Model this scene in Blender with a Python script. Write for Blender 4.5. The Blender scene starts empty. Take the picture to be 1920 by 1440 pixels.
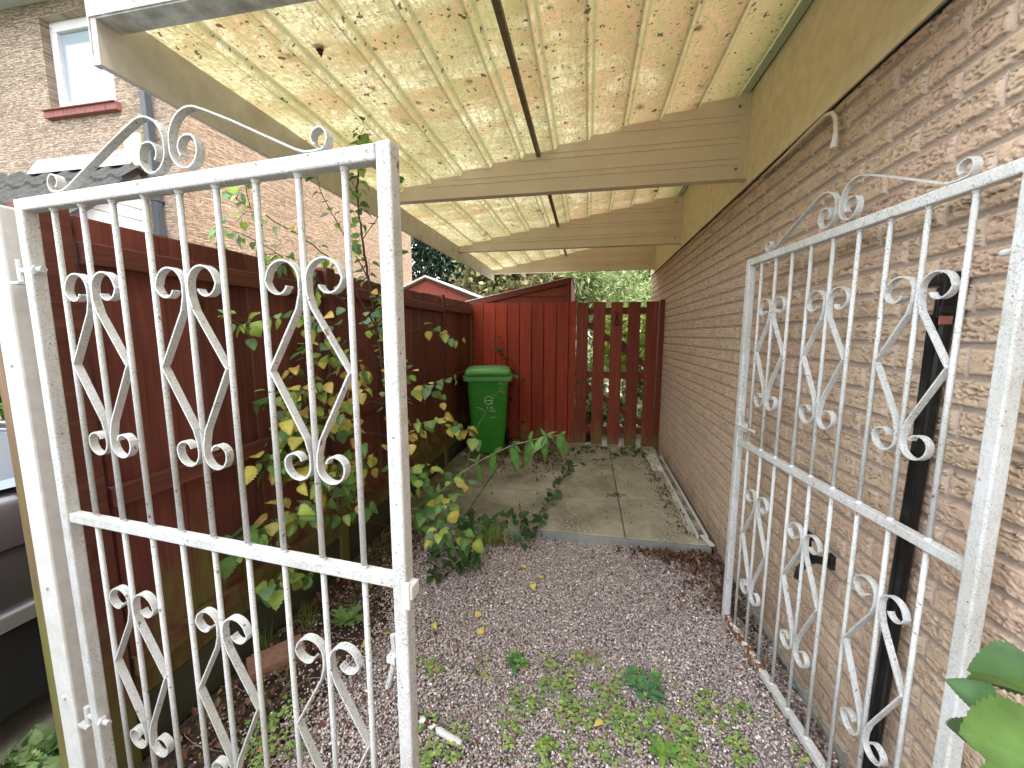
import bpy, bmesh, math, random
import numpy as np
from mathutils import Vector, Matrix

R = math.radians
rnd = random.Random(7)
rng = np.random.default_rng(7)
S = bpy.context.scene
C = S.collection

# ------------------------------------------------------------------ camera, sky, sun, exposure
YAW, PITCH, CH, FP = R(10.9), R(7.13), 1.45, 735.0
cam_d = bpy.data.cameras.new('camera')
cam = bpy.data.objects.new('camera', cam_d)
C.objects.link(cam)
cam.location = (0, 0, CH)
cam.rotation_euler = (R(90) - PITCH, 0, YAW)
cam_d.sensor_width = 36
cam_d.lens = FP / 1920 * 36
cam_d.clip_start = 0.02
cam_d.clip_end = 500
S.camera = cam

SUN_EL, SUN_AZ = R(52), R(112)       # azimuth measured clockwise from +Y
w = bpy.data.worlds.new('World')
S.world = w
w.use_nodes = True
nt = w.node_tree
bg = nt.nodes['Background']
sky = nt.nodes.new('ShaderNodeTexSky')
sky.sky_type = 'NISHITA'
sky.sun_disc = False
sky.sun_elevation = SUN_EL
sky.sun_rotation = SUN_AZ
sky.dust_density = 4.0
sky.air_density = 1.0
# broken cloud over the blue
tc = nt.nodes.new('ShaderNodeTexCoord')
cn = nt.nodes.new('ShaderNodeTexNoise')
cn.inputs['Scale'].default_value = 2.2
cn.inputs['Detail'].default_value = 8
cr = nt.nodes.new('ShaderNodeValToRGB')
cr.color_ramp.elements[0].position = .36
cr.color_ramp.elements[1].position = .52
mx = nt.nodes.new('ShaderNodeMixRGB')
nt.links.new(tc.outputs['Generated'], cn.inputs['Vector'])
nt.links.new(cn.outputs['Fac'], cr.inputs['Fac'])
nt.links.new(cr.outputs['Color'], mx.inputs['Fac'])
nt.links.new(sky.outputs['Color'], mx.inputs['Color1'])
mx.inputs['Color2'].default_value = (16.0, 16.3, 16.8, 1)
nt.links.new(mx.outputs['Color'], bg.inputs['Color'])
bg.inputs['Strength'].default_value = 0.135

sd = bpy.data.lights.new('sun', 'SUN')
sd.energy = 1.5
sd.angle = R(14)
sd.color = (1, .96, .9)
sun = bpy.data.objects.new('sun', sd)
C.objects.link(sun)
sdir = Vector((math.sin(SUN_AZ) * math.cos(SUN_EL), math.cos(SUN_AZ) * math.cos(SUN_EL), math.sin(SUN_EL)))
sun.rotation_euler = sdir.to_track_quat('Z', 'Y').to_euler()

S.view_settings.view_transform = 'Standard'
S.view_settings.look = 'None'
S.view_settings.exposure = 1.3
S.view_settings.gamma = 1
S.render.resolution_x, S.render.resolution_y = 1024, 768

# ------------------------------------------------------------------ pixel -> world point on plane y=Y (authoring aid for measured points)
_fw = Vector((-math.sin(YAW) * math.cos(PITCH), math.cos(YAW) * math.cos(PITCH), -math.sin(PITCH)))
_rt = Vector((math.cos(YAW), math.sin(YAW), 0))
_up = _rt.cross(_fw)
def at(u, v, Y):
    r = _fw + _rt * ((u - 960) / FP) - _up * ((v - 720) / FP)
    return Vector((0, 0, CH)) + r * (Y / r.y)
def atz(u, v, z=0.0):
    r = _fw + _rt * ((u - 960) / FP) - _up * ((v - 720) / FP)
    return Vector((0, 0, CH)) + r * ((z - CH) / r.z)

# ------------------------------------------------------------------ mesh helpers
class MB:
    def __init__(s):
        s.v, s.f, s.c = [], [], []
    def quad(s, a, b, c, d):
        n = len(s.v); s.v += [tuple(a), tuple(b), tuple(c), tuple(d)]; s.f.append((n, n+1, n+2, n+3))
    def box(s, x0, x1, y0, y1, z0, z1, M=None):
        n = len(s.v)
        ps = [Vector((x, y, z)) for z in (z0, z1) for y in (y0, y1) for x in (x0, x1)]
        if M is not None: ps = [M @ p for p in ps]
        s.v += [tuple(p) for p in ps]
        s.f += [tuple(n+i for i in q) for q in ((0,2,3,1),(4,5,7,6),(0,1,5,4),(2,6,7,3),(0,4,6,2),(1,3,7,5))]
        return s
    def prism(s, poly, axis, a, b, M=None):
        """poly: 2-D points, extruded along axis ('x','y','z') from a to b."""
        def mk(p, t):
            v = {'x': (t, p[0], p[1]), 'y': (p[0], t, p[1]), 'z': (p[0], p[1], t)}[axis]
            v = Vector(v)
            return tuple(M @ v) if M is not None else tuple(v)
        n = len(s.v); k = len(poly)
        s.v += [mk(p, a) for p in poly] + [mk(p, b) for p in poly]
        s.f.append(tuple(n+i for i in range(k))[::-1]); s.f.append(tuple(n+k+i for i in range(k)))
        for i in range(k):
            j = (i+1) % k
            s.f.append((n+i, n+j, n+k+j, n+k+i))
        return s
    def tube(s, pts, rad, seg=8, cap=True):
        pts = [Vector(p) for p in pts]
        if not hasattr(rad, '__len__'): rad = [rad]*len(pts)
        n0 = len(s.v)
        t0 = (pts[1]-pts[0]).normalized()
        ref = Vector((0,0,1)) if abs(t0.z) < .9 else Vector((1,0,0))
        u = t0.cross(ref).normalized()
        for i, p in enumerate(pts):
            a = pts[max(i-1, 0)]; b = pts[min(i+1, len(pts)-1)]
            t = (b-a).normalized()
            u = (u - t*u.dot(t)).normalized(); w_ = t.cross(u)
            for k in range(seg):
                an = 2*math.pi*k/seg
                s.v.append(tuple(p + (u*math.cos(an)+w_*math.sin(an))*rad[i]))
        for i in range(len(pts)-1):
            for k in range(seg):
                a = n0+i*seg+k; b = n0+i*seg+(k+1) % seg
                s.f.append((a, b, b+seg, a+seg))
        if cap:
            s.f.append(tuple(n0+k for k in range(seg))[::-1])
            e = n0+(len(pts)-1)*seg
            s.f.append(tuple(e+k for k in range(seg)))
        return s
    def strip(s, pts2, w0, w1, th, fr):
        """flat bar bent along a 2-D path (a,z); fr maps (a, b, z) to a point; b runs from w0 to w1."""
        n = len(pts2); n0 = len(s.v)
        for i, p in enumerate(pts2):
            a = pts2[max(i-1, 0)]; b = pts2[min(i+1, n-1)]
            tx, tz = b[0]-a[0], b[1]-a[1]; L = math.hypot(tx, tz) or 1
            nx, nz = -tz/L*th/2, tx/L*th/2
            for (sg, ww) in ((1, w0), (1, w1), (-1, w1), (-1, w0)):
                s.v.append(tuple(fr(p[0]+nx*sg, ww, p[1]+nz*sg)))
        for i in range(n-1):
            for k in range(4):
                a = n0+i*4+k; b = n0+i*4+(k+1) % 4
                s.f.append((a, b, b+4, a+4))
        s.f.append((n0+3, n0+2, n0+1, n0)); e = n0+(n-1)*4; s.f.append((e, e+1, e+2, e+3))
        return s
    def build(s, name, mat, parent=None, bevel=0, smooth=False, seg=2):
        me = bpy.data.meshes.new(name)
        me.from_pydata(s.v, [], s.f)
        bm = bmesh.new(); bm.from_mesh(me)
        bmesh.ops.recalc_face_normals(bm, faces=bm.faces)
        bm.to_mesh(me); bm.free()
        o = bpy.data.objects.new(name, me)
        C.objects.link(o)
        if mat: me.materials.append(mat)
        if parent is not None:
            o.parent = parent
            o.matrix_parent_inverse = parent.matrix_world.inverted() if False else Matrix.Translation(-Vector(parent.get('_o', (0,0,0))))
        if smooth:
            for p in me.polygons: p.use_smooth = True
        if bevel:
            b = o.modifiers.new('bevel', 'BEVEL'); b.width = bevel; b.segments = seg; b.limit_method = 'ANGLE'; b.angle_limit = R(40)
        return o

def tag(o, label=None, cat=None, group=None, kind=None):
    if label: o['label'] = label
    if cat: o['category'] = cat
    if group: o['group'] = group
    if kind: o['kind'] = kind
    return o
def empty(name, loc, label, cat, group=None):
    o = bpy.data.objects.new(name, None); C.objects.link(o)
    o.location = loc; o['_o'] = tuple(loc)
    o.empty_display_size = .1
    return tag(o, label, cat, group)
def np_mesh(name, V, F, mat, cols=None, parent=None, smooth=False):
    """V (n,3), F (m,k) arrays, cols (n,3)"""
    me = bpy.data.meshes.new(name)
    k = F.shape[1]
    me.vertices.add(len(V)); me.vertices.foreach_set('co', V.astype(np.float32).ravel())
    me.loops.add(F.size); me.loops.foreach_set('vertex_index', F.astype(np.int32).ravel())
    me.polygons.add(len(F))
    me.polygons.foreach_set('loop_start', np.arange(0, F.size, k, dtype=np.int32))
    me.polygons.foreach_set('loop_total', np.full(len(F), k, dtype=np.int32))
    if smooth: me.polygons.foreach_set('use_smooth', np.ones(len(F), dtype=bool))
    if cols is not None:
        a = me.color_attributes.new('Col', 'FLOAT_COLOR', 'POINT')
        a.data.foreach_set('color', np.hstack([cols, np.ones((len(V), 1))]).astype(np.float32).ravel())
    me.update(calc_edges=True); me.validate()
    o = bpy.data.objects.new(name, me); C.objects.link(o)
    me.materials.append(mat)
    if parent is not None:
        o.parent = parent; o.matrix_parent_inverse = Matrix.Translation(-Vector(parent.get('_o', (0,0,0))))
    return o

# numpy value noise (2-D)
_lat = rng.random((512, 512))
def vnoise(x, y):
    xi = np.floor(x).astype(int); yi = np.floor(y).astype(int)
    fx = x-xi; fy = y-yi
    fx = fx*fx*(3-2*fx); fy = fy*fy*(3-2*fy)
    a = _lat[xi % 512, yi % 512]; b = _lat[(xi+1) % 512, yi % 512]
    c = _lat[xi % 512, (yi+1) % 512]; d = _lat[(xi+1) % 512, (yi+1) % 512]
    return (a*(1-fx)+b*fx)*(1-fy)+(c*(1-fx)+d*fx)*fy
def fbm(x, y, o=3):
    s = 0; t = 0
    for i in range(o):
        s = s + vnoise(x*2**i+17*i, y*2**i+31*i)/2**i; t += 1/2**i
    return s/t

# ------------------------------------------------------------------ material helpers
class NT:
    def __init__(s, name):
        s.m = bpy.data.materials.new(name); s.m.use_nodes = True
        s.t = s.m.node_tree; s.b = s.t.nodes['Principled BSDF']; s.out = s.t.nodes['Material Output']
        s.b.inputs['Specular IOR Level'].default_value = .3
    def n(s, typ, **kw):
        nd = s.t.nodes.new('ShaderNode'+typ)
        for k, v in kw.items():
            if k in nd.inputs.keys() if hasattr(nd.inputs, 'keys') else False: nd.inputs[k].default_value = v
            else: setattr(nd, k, v)
        return nd
    def l(s, a, b): s.t.links.new(a, b)
    def coord(s, scale=(1,1,1), kind='Object', rot=(0,0,0)):
        tc = s.n('TexCoord'); mp = s.n('Mapping')
        mp.inputs['Scale'].default_value = scale; mp.inputs['Rotation'].default_value = rot
        s.l(tc.outputs[kind], mp.inputs['Vector']); return mp.outputs['Vector']
    def noise(s, scale, detail=4, rough=.6, vec=None, dist=0):
        nd = s.n('TexNoise'); nd.inputs['Scale'].default_value = scale; nd.inputs['Detail'].default_value = detail
        nd.inputs['Roughness'].default_value = rough; nd.inputs['Distortion'].default_value = dist
        s.l(vec if vec is not None else s.coord(), nd.inputs['Vector']); return nd.outputs['Fac']
    def ramp(s, fac, stops):
        nd = s.n('ValToRGB'); cr = nd.color_ramp
        while len(cr.elements) < len(stops): cr.elements.new(.5)
        for e, (p, c) in zip(cr.elements, stops):
            e.position = p; e.color = (c, c, c, 1) if not hasattr(c, '__len__') else (*c, 1)
        s.l(fac, nd.inputs['Fac']); return nd.outputs['Color']
    def mix(s, fac, a, b, mode='MIX'):
        nd = s.n('MixRGB'); nd.blend_type = mode
        for i, x in enumerate((fac, a, b)):
            if hasattr(x, 'links') or isinstance(x, bpy.types.NodeSocket): s.l(x, nd.inputs[i])
            elif i == 0: nd.inputs[0].default_value = x
            else: nd.inputs[i].default_value = (*x, 1)
        return nd.outputs['Color']
    def math(s, op, a, b=0.0, clamp=False):
        nd = s.n('Math'); nd.operation = op; nd.use_clamp = clamp
        for i, x in enumerate((a, b)):
            if isinstance(x, bpy.types.NodeSocket): s.l(x, nd.inputs[i])
            else: nd.inputs[i].default_value = x
        return nd.outputs[0]
    def bump(s, h, strength=.5, dist=.01):
        nd = s.n('Bump'); nd.inputs['Strength'].default_value = strength; nd.inputs['Distance'].default_value = dist
        s.l(h, nd.inputs['Height']); s.l(nd.outputs['Normal'], s.b.inputs['Normal']); return nd
    def base(s, c):
        if isinstance(c, bpy.types.NodeSocket): s.l(c, s.b.inputs['Base Color'])
        else: s.b.inputs['Base Color'].default_value = (*c, 1)
    def rough(s, c):
        if isinstance(c, bpy.types.NodeSocket): s.l(c, s.b.inputs['Roughness'])
        else: s.b.inputs['Roughness'].default_value = c

def sep(nt_, vec):
    nd = nt_.n('SeparateXYZ'); nt_.l(vec, nd.inputs[0]); return nd.outputs

def m_simple(name, c1, c2, scale=20, rough=.6, bump=.2, bd=.003, vscale=(1,1,1), detail=5, metal=0):
    t = NT(name); v = t.coord(vscale); f = t.noise(scale, detail, vec=v)
    t.base(t.ramp(f, [(.3, c1), (.7, c2)])); t.rough(rough)
    t.b.inputs['Metallic'].default_value = metal
    if bump: t.bump(f, bump, bd)
    return t.m

def m_gate_paint():
    t = NT('gate_white_paint')
    geo = t.n('NewGeometry')
    fine = t.noise(210, 3, .7); mid = t.noise(26, 5, .7); big = t.noise(5, 3)
    spots = t.ramp(fine, [(.52, 0), (.60, 1)])
    dirtm = t.math('MULTIPLY', t.ramp(mid, [(.38, .2), (.58, 1)]), t.ramp(t.noise(3.2, 3), [(.34, .45), (.58, 1)]))
    up = sep(t, geo.outputs['Normal'])[1]
    spot = t.math('MULTIPLY', spots, dirtm)
    c = t.mix(t.ramp(big, [(.4, 0), (.75, 1)]), (.66, .68, .70), (.52, .54, .50))
    c = t.mix(t.math('MULTIPLY', spot, .70), c, (.16, .17, .13))
    lich = t.math('MULTIPLY', t.ramp(t.noise(11, 7, .8), [(.57, 0), (.66, 1)]), .55)
    c = t.mix(lich, c, (.42, .46, .30))
    smear = t.ramp(t.noise(1, 6, .75, vec=t.coord((60, 60, 18))), [(.50, 0), (.66, 1)])
    c = t.mix(t.math('MULTIPLY', smear, .30), c, (.33, .34, .28))
    chip = t.ramp(t.noise(62, 2, .5), [(.70, 0), (.72, 1)])
    c = t.mix(t.math('MULTIPLY', chip, .8), c, (.16, .09, .05))
    t.base(c); t.rough(.42)
    t.bump(t.math('ADD', fine, t.math('MULTIPLY', mid, .5)), .30, .0022)
    return t.m
def m_rusty_paint():
    t = NT('rusted_white_paint')
    mid = t.noise(38, 6, .7)
    c = t.mix(t.ramp(mid, [(.42, 0), (.5, 1)]), (.76, .77, .76), (.22, .09, .035))
    c = t.mix(t.ramp(t.noise(120, 3), [(.5, 0), (.75, .6)]), c, (.08, .03, .02))
    t.base(c); t.rough(.8); t.bump(mid, .6, .004)
    return t.m

def brick_tex(t, ax, row=.075, wid=.225):
    v = t.coord()
    x, y, z = sep(t, v)
    cb = t.n('CombineXYZ'); t.l({'x': x, 'y': y}[ax], cb.inputs[0]); t.l(z, cb.inputs[1])
    bt = t.n('TexBrick')
    t.l(cb.outputs[0], bt.inputs['Vector'])
    for k, val in (('Scale', 1), ('Mortar Size', .008), ('Mortar Smooth', .3), ('Bias', 0), ('Brick Width', wid), ('Row Height', row)):
        bt.inputs[k].default_value = val
    return bt, cb.outputs[0]
def m_brick(name, ax, c1, c2, cm):
    t = NT(name)
    bt, uv = brick_tex(t, ax)
    bt.inputs['Color1'].default_value = (*c1, 1); bt.inputs['Color2'].default_value = (*c2, 1); bt.inputs['Mortar'].default_value = (*cm, 1)
    mp = t.n('Mapping'); mp.inputs['Scale'].default_value = (10, 60, 1); t.l(uv, mp.inputs['Vector'])
    cre = t.noise(1, 4, .55, vec=mp.outputs['Vector'], dist=.6)
    blot = t.noise(1.6, 5)
    c = t.mix(t.ramp(blot, [(.35, .0), (.7, .35)]), bt.outputs['Color'], tuple(x*.62 for x in c1))
    line = t.ramp(t.math('ABSOLUTE', t.math('SUBTRACT', cre, .5)), [(.0, 0), (.05, 1)])
    c = t.mix(t.math('MULTIPLY', t.math('SUBTRACT', 1.0, line), .60), c, tuple(x*.35 for x in c1))
    t.base(c); t.rough(.9)
    h = t.math('ADD', t.math('MULTIPLY', line, .8), t.math('SUBTRACT', 0.0, t.math('MULTIPLY', bt.outputs['Fac'], 1.2)))
    t.bump(h, .9, .008)
    return t.m

def m_attr(name, rough=.85, noise_amt=.25, scale=60, trans=0, spec=.3, bump=0):
    t = NT(name)
    a = t.n('Attribute'); a.attribute_name = 'Col'
    f = t.noise(scale, 4)
    c = t.mix(t.ramp(f, [(.3, 0), (.75, noise_amt*2)]), a.outputs['Color'], (0, 0, 0), 'MIX')
    if noise_amt:
        c = t.mix(1.0, a.outputs['Color'], t.ramp(f, [(.25, 1-noise_amt), (.75, 1+noise_amt)]), 'MULTIPLY')
    else: c = a.outputs['Color']
    t.base(c); t.rough(rough); t.b.inputs['Specular IOR Level'].default_value = spec
    if bump: t.bump(f, bump, .003)
    if trans:
        tr = t.n('BsdfTranslucent'); t.l(c, tr.inputs['Color'])
        ms = t.n('MixShader'); ms.inputs[0].default_value = trans
        t.l(t.b.outputs[0], ms.inputs[1]); t.l(tr.outputs[0], ms.inputs[2]); t.l(ms.outputs[0], t.out.inputs['Surface'])
    return t.m

def m_wood(name, c1, c2, algae=0.0, zlo=.2, zhi=1.2, vertical=True, rough=.65):
    """stained board timber: grain along z (or along y), each board its own tint, algae where it stays wet"""
    t = NT(name)
    geo = t.n('NewGeometry')
    isl = geo.outputs['Random Per Island']
    v = t.coord((55, 55, 2.2) if vertical else (55, 2.2, 55))
    off = t.n('VectorMath'); off.operation = 'ADD'; t.l(v, off.inputs[0])
    cmb = t.n('CombineXYZ'); t.l(t.math('MULTIPLY', isl, 37.0), cmb.inputs[0]); t.l(t.math('MULTIPLY', isl, 11.0), cmb.inputs[2]); t.l(cmb.outputs[0], off.inputs[1])
    gr = t.noise(1, 6, .65, vec=off.outputs[0], dist=.4)
    c = t.mix(t.ramp(gr, [(.3, 0), (.7, 1)]), c1, c2)
    tint = t.ramp(isl, [(0, .72), (1, 1.28)])
    c = t.mix(1.0, c, tint, 'MULTIPLY')
    # paler worn streaks and knots
    v2 = t.coord((30, 30, .9) if vertical else (30, .9, 30))
    st = t.noise(1, 5, .7, vec=v2)
    c = t.mix(t.math('MULTIPLY', t.ramp(st, [(.56, 0), (.72, 1)]), .35), c, tuple(min(1, x*2.0+.03) for x in c2))
    vo = t.n('TexVoronoi'); vo.inputs['Scale'].default_value = 1; t.l(t.coord((7, 7, 3.1)), vo.inputs['Vector'])
    kn = t.ramp(vo.outputs['Distance'], [(.05, 1), (.11, 0)])
    c = t.mix(t.math('MULTIPLY', kn, .7), c, tuple(x*.35 for x in c1))
    if algae:
        z = sep(t, t.coord())[2]
        g = t.math('MULTIPLY', t.math('SUBTRACT', zhi, z), 1/(zhi-zlo), clamp=True)
        nz = t.noise(1, 5, .65, vec=t.coord((7, 7, 1.6)))
        am = t.ramp(t.math('MULTIPLY', t.math('ADD', nz, t.math('MULTIPLY', g, .42)), 1), [(.66, 0), (.86, 1)])
        c = t.mix(t.math('MULTIPLY', am, algae), c, (.17, .19, .05))
    t.base(c); t.rough(rough); t.bump(gr, .35, .003)
    return t.m

def m_roof():
    t = NT('translucent_roof_sheet')
    v = t.coord()
    x = sep(t, v)[0]
    base = t.noise(2.1, 6, .65)
    fib = t.noise(1, 3, .6, vec=t.coord((120, 26, 1)))
    fib2 = t.noise(1, 2, .6, vec=t.coord((30, 120, 1)))
    spk = t.noise(48, 5, .85)
    side = t.math('MULTIPLY', t.math('ADD', x, .45), .75, clamp=True)
    c = t.mix(t.ramp(base, [(.33, 0), (.62, 1)]), (.82, .73, .50), (.40, .33, .17))
    c = t.mix(t.math('MULTIPLY', side, .7), c, (.60, .40, .25))
    # brown water stains in drifts across the sheets
    st = t.noise(1, 7, .7, vec=t.coord((1.3, 2.6, 1)), dist=1.6)
    stm = t.ramp(t.math('ADD', st, t.math('MULTIPLY', side, .22)), [(.47, 0), (.60, 1)])
    c = t.mix(t.math('MULTIPLY', stm, .78), c, (.40, .20, .10))
    gr = t.ramp(t.noise(1, 7, .7, vec=t.coord((3.0, 1.4, 1)), dist=.8), [(.50, 0), (.68, 1)])
    c = t.mix(t.math('MULTIPLY', gr, .7), c, (.25, .22, .08))
    # green algae in the corner beside the wall
    ed = t.math('MULTIPLY', t.math('SUBTRACT', x, .56), 4.2, clamp=True)
    c = t.mix(t.math('MULTIPLY', ed, t.ramp(base, [(.3, .7), (.6, 1)])), c, (.19, .19, .07))
    # rib fold shadows painted as dark lines, speckled with dirt
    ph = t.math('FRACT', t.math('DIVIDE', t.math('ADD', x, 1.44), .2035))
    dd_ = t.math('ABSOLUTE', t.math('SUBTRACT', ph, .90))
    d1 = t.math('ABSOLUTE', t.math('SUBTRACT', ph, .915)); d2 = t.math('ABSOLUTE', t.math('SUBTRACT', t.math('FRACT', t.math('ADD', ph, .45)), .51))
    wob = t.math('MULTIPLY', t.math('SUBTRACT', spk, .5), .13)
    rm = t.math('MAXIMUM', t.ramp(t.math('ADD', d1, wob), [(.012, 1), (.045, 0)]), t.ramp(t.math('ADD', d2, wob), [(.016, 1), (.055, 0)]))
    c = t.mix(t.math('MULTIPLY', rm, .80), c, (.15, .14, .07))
    c = t.mix(t.ramp(fib, [(.44, .0), (.58, .72)]), c, (.27, .25, .10))
    c = t.mix(t.ramp(fib2, [(.44, .0), (.62, .6)]), c, (.27, .25, .10))
    c = t.mix(t.ramp(spk, [(.57, 0), (.63, .9)]), c, (.12, .11, .04))
    wv = t.n('VectorMath'); wv.operation = 'ADD'
    nn = t.n('TexNoise'); nn.inputs['Scale'].default_value = 55; nn.inputs['Detail'].default_value = 5; t.l(v, nn.inputs['Vector'])
    sc = t.n('VectorMath'); sc.operation = 'SCALE'; sc.inputs['Scale'].default_value = .045; t.l(nn.outputs['Color'], sc.inputs[0])
    t.l(v, wv.inputs[0]); t.l(sc.outputs[0], wv.inputs[1])
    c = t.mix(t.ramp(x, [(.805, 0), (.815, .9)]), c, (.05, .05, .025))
    for (scl, rad_, thr) in ((5.0, .15, .50), (14, .20, .42), (36, .30, .38)):
        vo = t.n('TexVoronoi'); vo.inputs['Scale'].default_value = scl; t.l(wv.outputs[0], vo.inputs['Vector'])
        cs = sep(t, vo.outputs['Color'])
        rad = t.math('MULTIPLY', cs[0], rad_); g_ = t.math('GREATER_THAN', cs[1], thr)
        c = t.mix(t.math('MULTIPLY', t.math('MULTIPLY', t.math('LESS_THAN', vo.outputs['Distance'], rad), g_), .88), c, (.045, .033, .02))
    t.base(c); t.rough(.75)
    t.bump(t.math('ADD', fib, t.math('ADD', fib2, spk)), .9, .004)
    tr = t.n('BsdfTranslucent'); t.l(c, tr.inputs['Color'])
    ms = t.n('MixShader'); ms.inputs[0].default_value = .55
    t.l(t.b.outputs[0], ms.inputs[1]); t.l(tr.outputs[0], ms.inputs[2]); t.l(ms.outputs[0], t.out.inputs['Surface'])
    return t.m

def m_concrete(name, c1, c2, moss=.0):
    t = NT(name)
    f = t.noise(3, 10, .75, dist=.6); g = t.noise(70, 4)
    c = t.mix(t.ramp(f, [(.35, 0), (.65, 1)]), c1, c2)
    c = t.mix(t.ramp(g, [(.55, 0), (.75, .5)]), c, tuple(x*.5 for x in c1))
    if moss:
        x = sep(t, t.coord())[0]
        mm = t.ramp(t.math('ADD', t.noise(2.2, 6), t.math('MULTIPLY', x, -.22)), [(.45, 0), (.85, 1)])
        c = t.mix(t.math('MULTIPLY', mm, moss), c, (.075, .07, .03))
    t.base(c); t.rough(.9); t.bump(t.math('ADD', f, t.math('MULTIPLY', g, .4)), .4, .01)
    return t.m

M = {}
M['paint'] = m_gate_paint()
M['rust'] = m_rusty_paint()
M['post'] = m_simple('post_paint', (.62, .64, .62), (.76, .78, .77), 30, .5, .25, .002)
M['wallattr'] = m_attr('rustic_brick', .92, .16, 140, bump=.3)
M['brick_front'] = m_brick('neighbour_brick_front', 'x', (.38, .29, .22), (.48, .37, .28), (.52, .43, .35))
M['brick_side'] = m_brick('neighbour_brick_side', 'y', (.38, .26, .17), (.46, .32, .22), (.52, .41, .31))
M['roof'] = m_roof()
M['cream'] = m_simple('cream_metal', (.70, .61, .51), (.77, .68, .58), 6, .45, .05, .001)
M['dirtycream'] = m_simple('weathered_cream_metal', (.44, .43, .38), (.62, .61, .56), 9, .6, .25, .003, detail=9)
M['mottled'] = m_simple('mottled_white_metal', (.30, .31, .28), (.72, .74, .72), 20, .6, .3, .003, detail=10)
M['darkmetal'] = m_simple('dark_seam_metal', (.13, .11, .06), (.22, .19, .11), 30, .5, .1, .001)
M['fascia'] = m_simple('fascia_render', (.72, .61, .42), (.88, .79, .60), 14, .85, .4, .003, detail=12)
M['red'] = m_wood('red_stained_boards', (.20, .023, .009), (.36, .046, .015), .45, .0, .55)
M['redgate'] = m_wood('picket_gate_boards', (.13, .026, .014), (.22, .046, .024), .45, .0, .5)
M['redh'] = m_wood('red_stained_rails', (.12, .026, .012), (.20, .045, .022), 0, vertical=False)
M['maroon'] = m_wood('dark_red_fence_boards', (.090, .026, .020), (.165, .050, .038), .75, .2, .8)
M['maroonh'] = m_wood('dark_red_fence_rails', (.10, .030, .021), (.17, .056, .038), .6, .2, .6, vertical=False)
M['oldwood'] = m_wood('weathered_timber', (.15, .085, .045), (.26, .17, .10), .8, .0, 2.2)
M['gravelboard'] = m_concrete('gravel_board', (.035, .04, .04), (.07, .075, .065), .6)
M['patio'] = m_concrete('patio_concrete', (.27, .255, .20), (.50, .475, .38), .85)
M['kerb'] = m_concrete('kerb_concrete', (.20, .21, .20), (.32, .33, .31), .2)
M['drive'] = m_concrete('neighbour_drive', (.16, .15, .12), (.26, .24, .19), .2)
M['soil'] = m_simple('soil', (.035, .024, .017), (.10, .07, .05), 40, .95, .8, .02, detail=9)
M['stone'] = m_attr('gravel_stone', .75, .18, 300)
M['leaf'] = m_attr('leaf', .42, .30, 28, trans=.35, spec=.4)
M['leafdull'] = m_attr('dull_leaf', .8, .2, 80, trans=.12, spec=.15)
M['bark'] = m_simple('bark', (.05, .032, .022), (.12, .08, .055), 60, .9, .5, .004, vscale=(1, 1, .2))
M['stem'] = m_simple('pale_stem', (.22, .24, .13), (.36, .36, .22), 30, .7, .1, .001)
M['binbody'] = m_simple('green_plastic', (.028, .20, .016), (.038, .25, .024), 12, .42, .05, .001)
M['binlid'] = m_simple('green_plastic_faded', (.09, .28, .07), (.12, .33, .10), 14, .5, .05, .001)
M['bindark'] = m_simple('dark_rubber', (.01, .01, .01), (.02, .02, .02), 30, .7)
M['print'] = m_simple('white_print', (.55, .6, .55), (.75, .78, .75), 200, .7, 0)
M['blackpvc'] = m_simple('black_pvc', (.006, .006, .007), (.013, .013, .014), 25, .32, .05, .001)
M['greypvc'] = m_simple('grey_pvc', (.05, .06, .075), (.075, .085, .10), 25, .4, .05, .001)
M['whitepvc'] = m_simple('white_pvc', (.68, .70, .71), (.78, .79, .80), 8, .35, .03, .001)
M['dirtypvc'] = m_simple('dirty_white_pvc', (.42, .41, .36), (.86, .86, .82), 7, .6, .2, .002, detail=6)
M['tile'] = m_simple('dark_roof_tile', (.035, .036, .036), (.085, .085, .08), 25, .85, .5, .004, detail=8)
M['greycement'] = m_simple('grey_cement_verge', (.14, .14, .12), (.24, .23, .20), 30, .9, .3)
M['lead'] = m_simple('lead_flashing', (.20, .22, .25), (.36, .39, .42), 12, .6, .3, .004)
M['sill'] = m_simple('red_clay_sill', (.20, .07, .06), (.30, .12, .10), 30, .7, .3, .003)
M['channel'] = m_simple('silted_channel', (.05, .045, .035), (.50, .49, .43), 9, .8, .4, .003, detail=8)
M['ivory'] = m_simple('ivory_plastic', (.60, .58, .38), (.66, .64, .45), 10, .5, 0)
M['soffit'] = m_simple('soffit_board', (.50, .56, .56), (.58, .63, .62), 10, .6, .05)
M['shedfelt'] = m_simple('shed_roof_felt', (.50, .51, .50), (.68, .68, .65), 18, .9, .4, .004)
M['shedred'] = m_wood('shed_red_boards', (.19, .045, .035), (.30, .075, .055), .0, vertical=False)
M['brickloose'] = m_simple('loose_brick', (.20, .10, .07), (.30, .17, .12), 50, .9, .6, .005)
M['iron'] = m_simple('black_iron', (.012, .012, .013), (.03, .03, .032), 60, .45, .3, .002)
M['bluetape'] = m_simple('blue_film', (.02, .18, .55), (.03, .25, .7), 20, .4, 0)
def m_glass():
    t = NT('window_glass'); t.base((.36, .43, .50)); t.rough(.03); t.b.inputs['Specular IOR Level'].default_value = .5
    t.b.inputs['IOR'].default_value = 1.5
    return t.m
M['glass'] = m_glass()
def m_carpaint():
    t = NT('car_paint'); t.base((.13, .13, .14)); t.rough(.28); t.b.inputs['Metallic'].default_value = .55
    t.b.inputs['Coat Weight'].default_value = 1; t.b.inputs['Coat Roughness'].default_value = .05
    return t.m
M['carpaint'] = m_carpaint()
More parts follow.
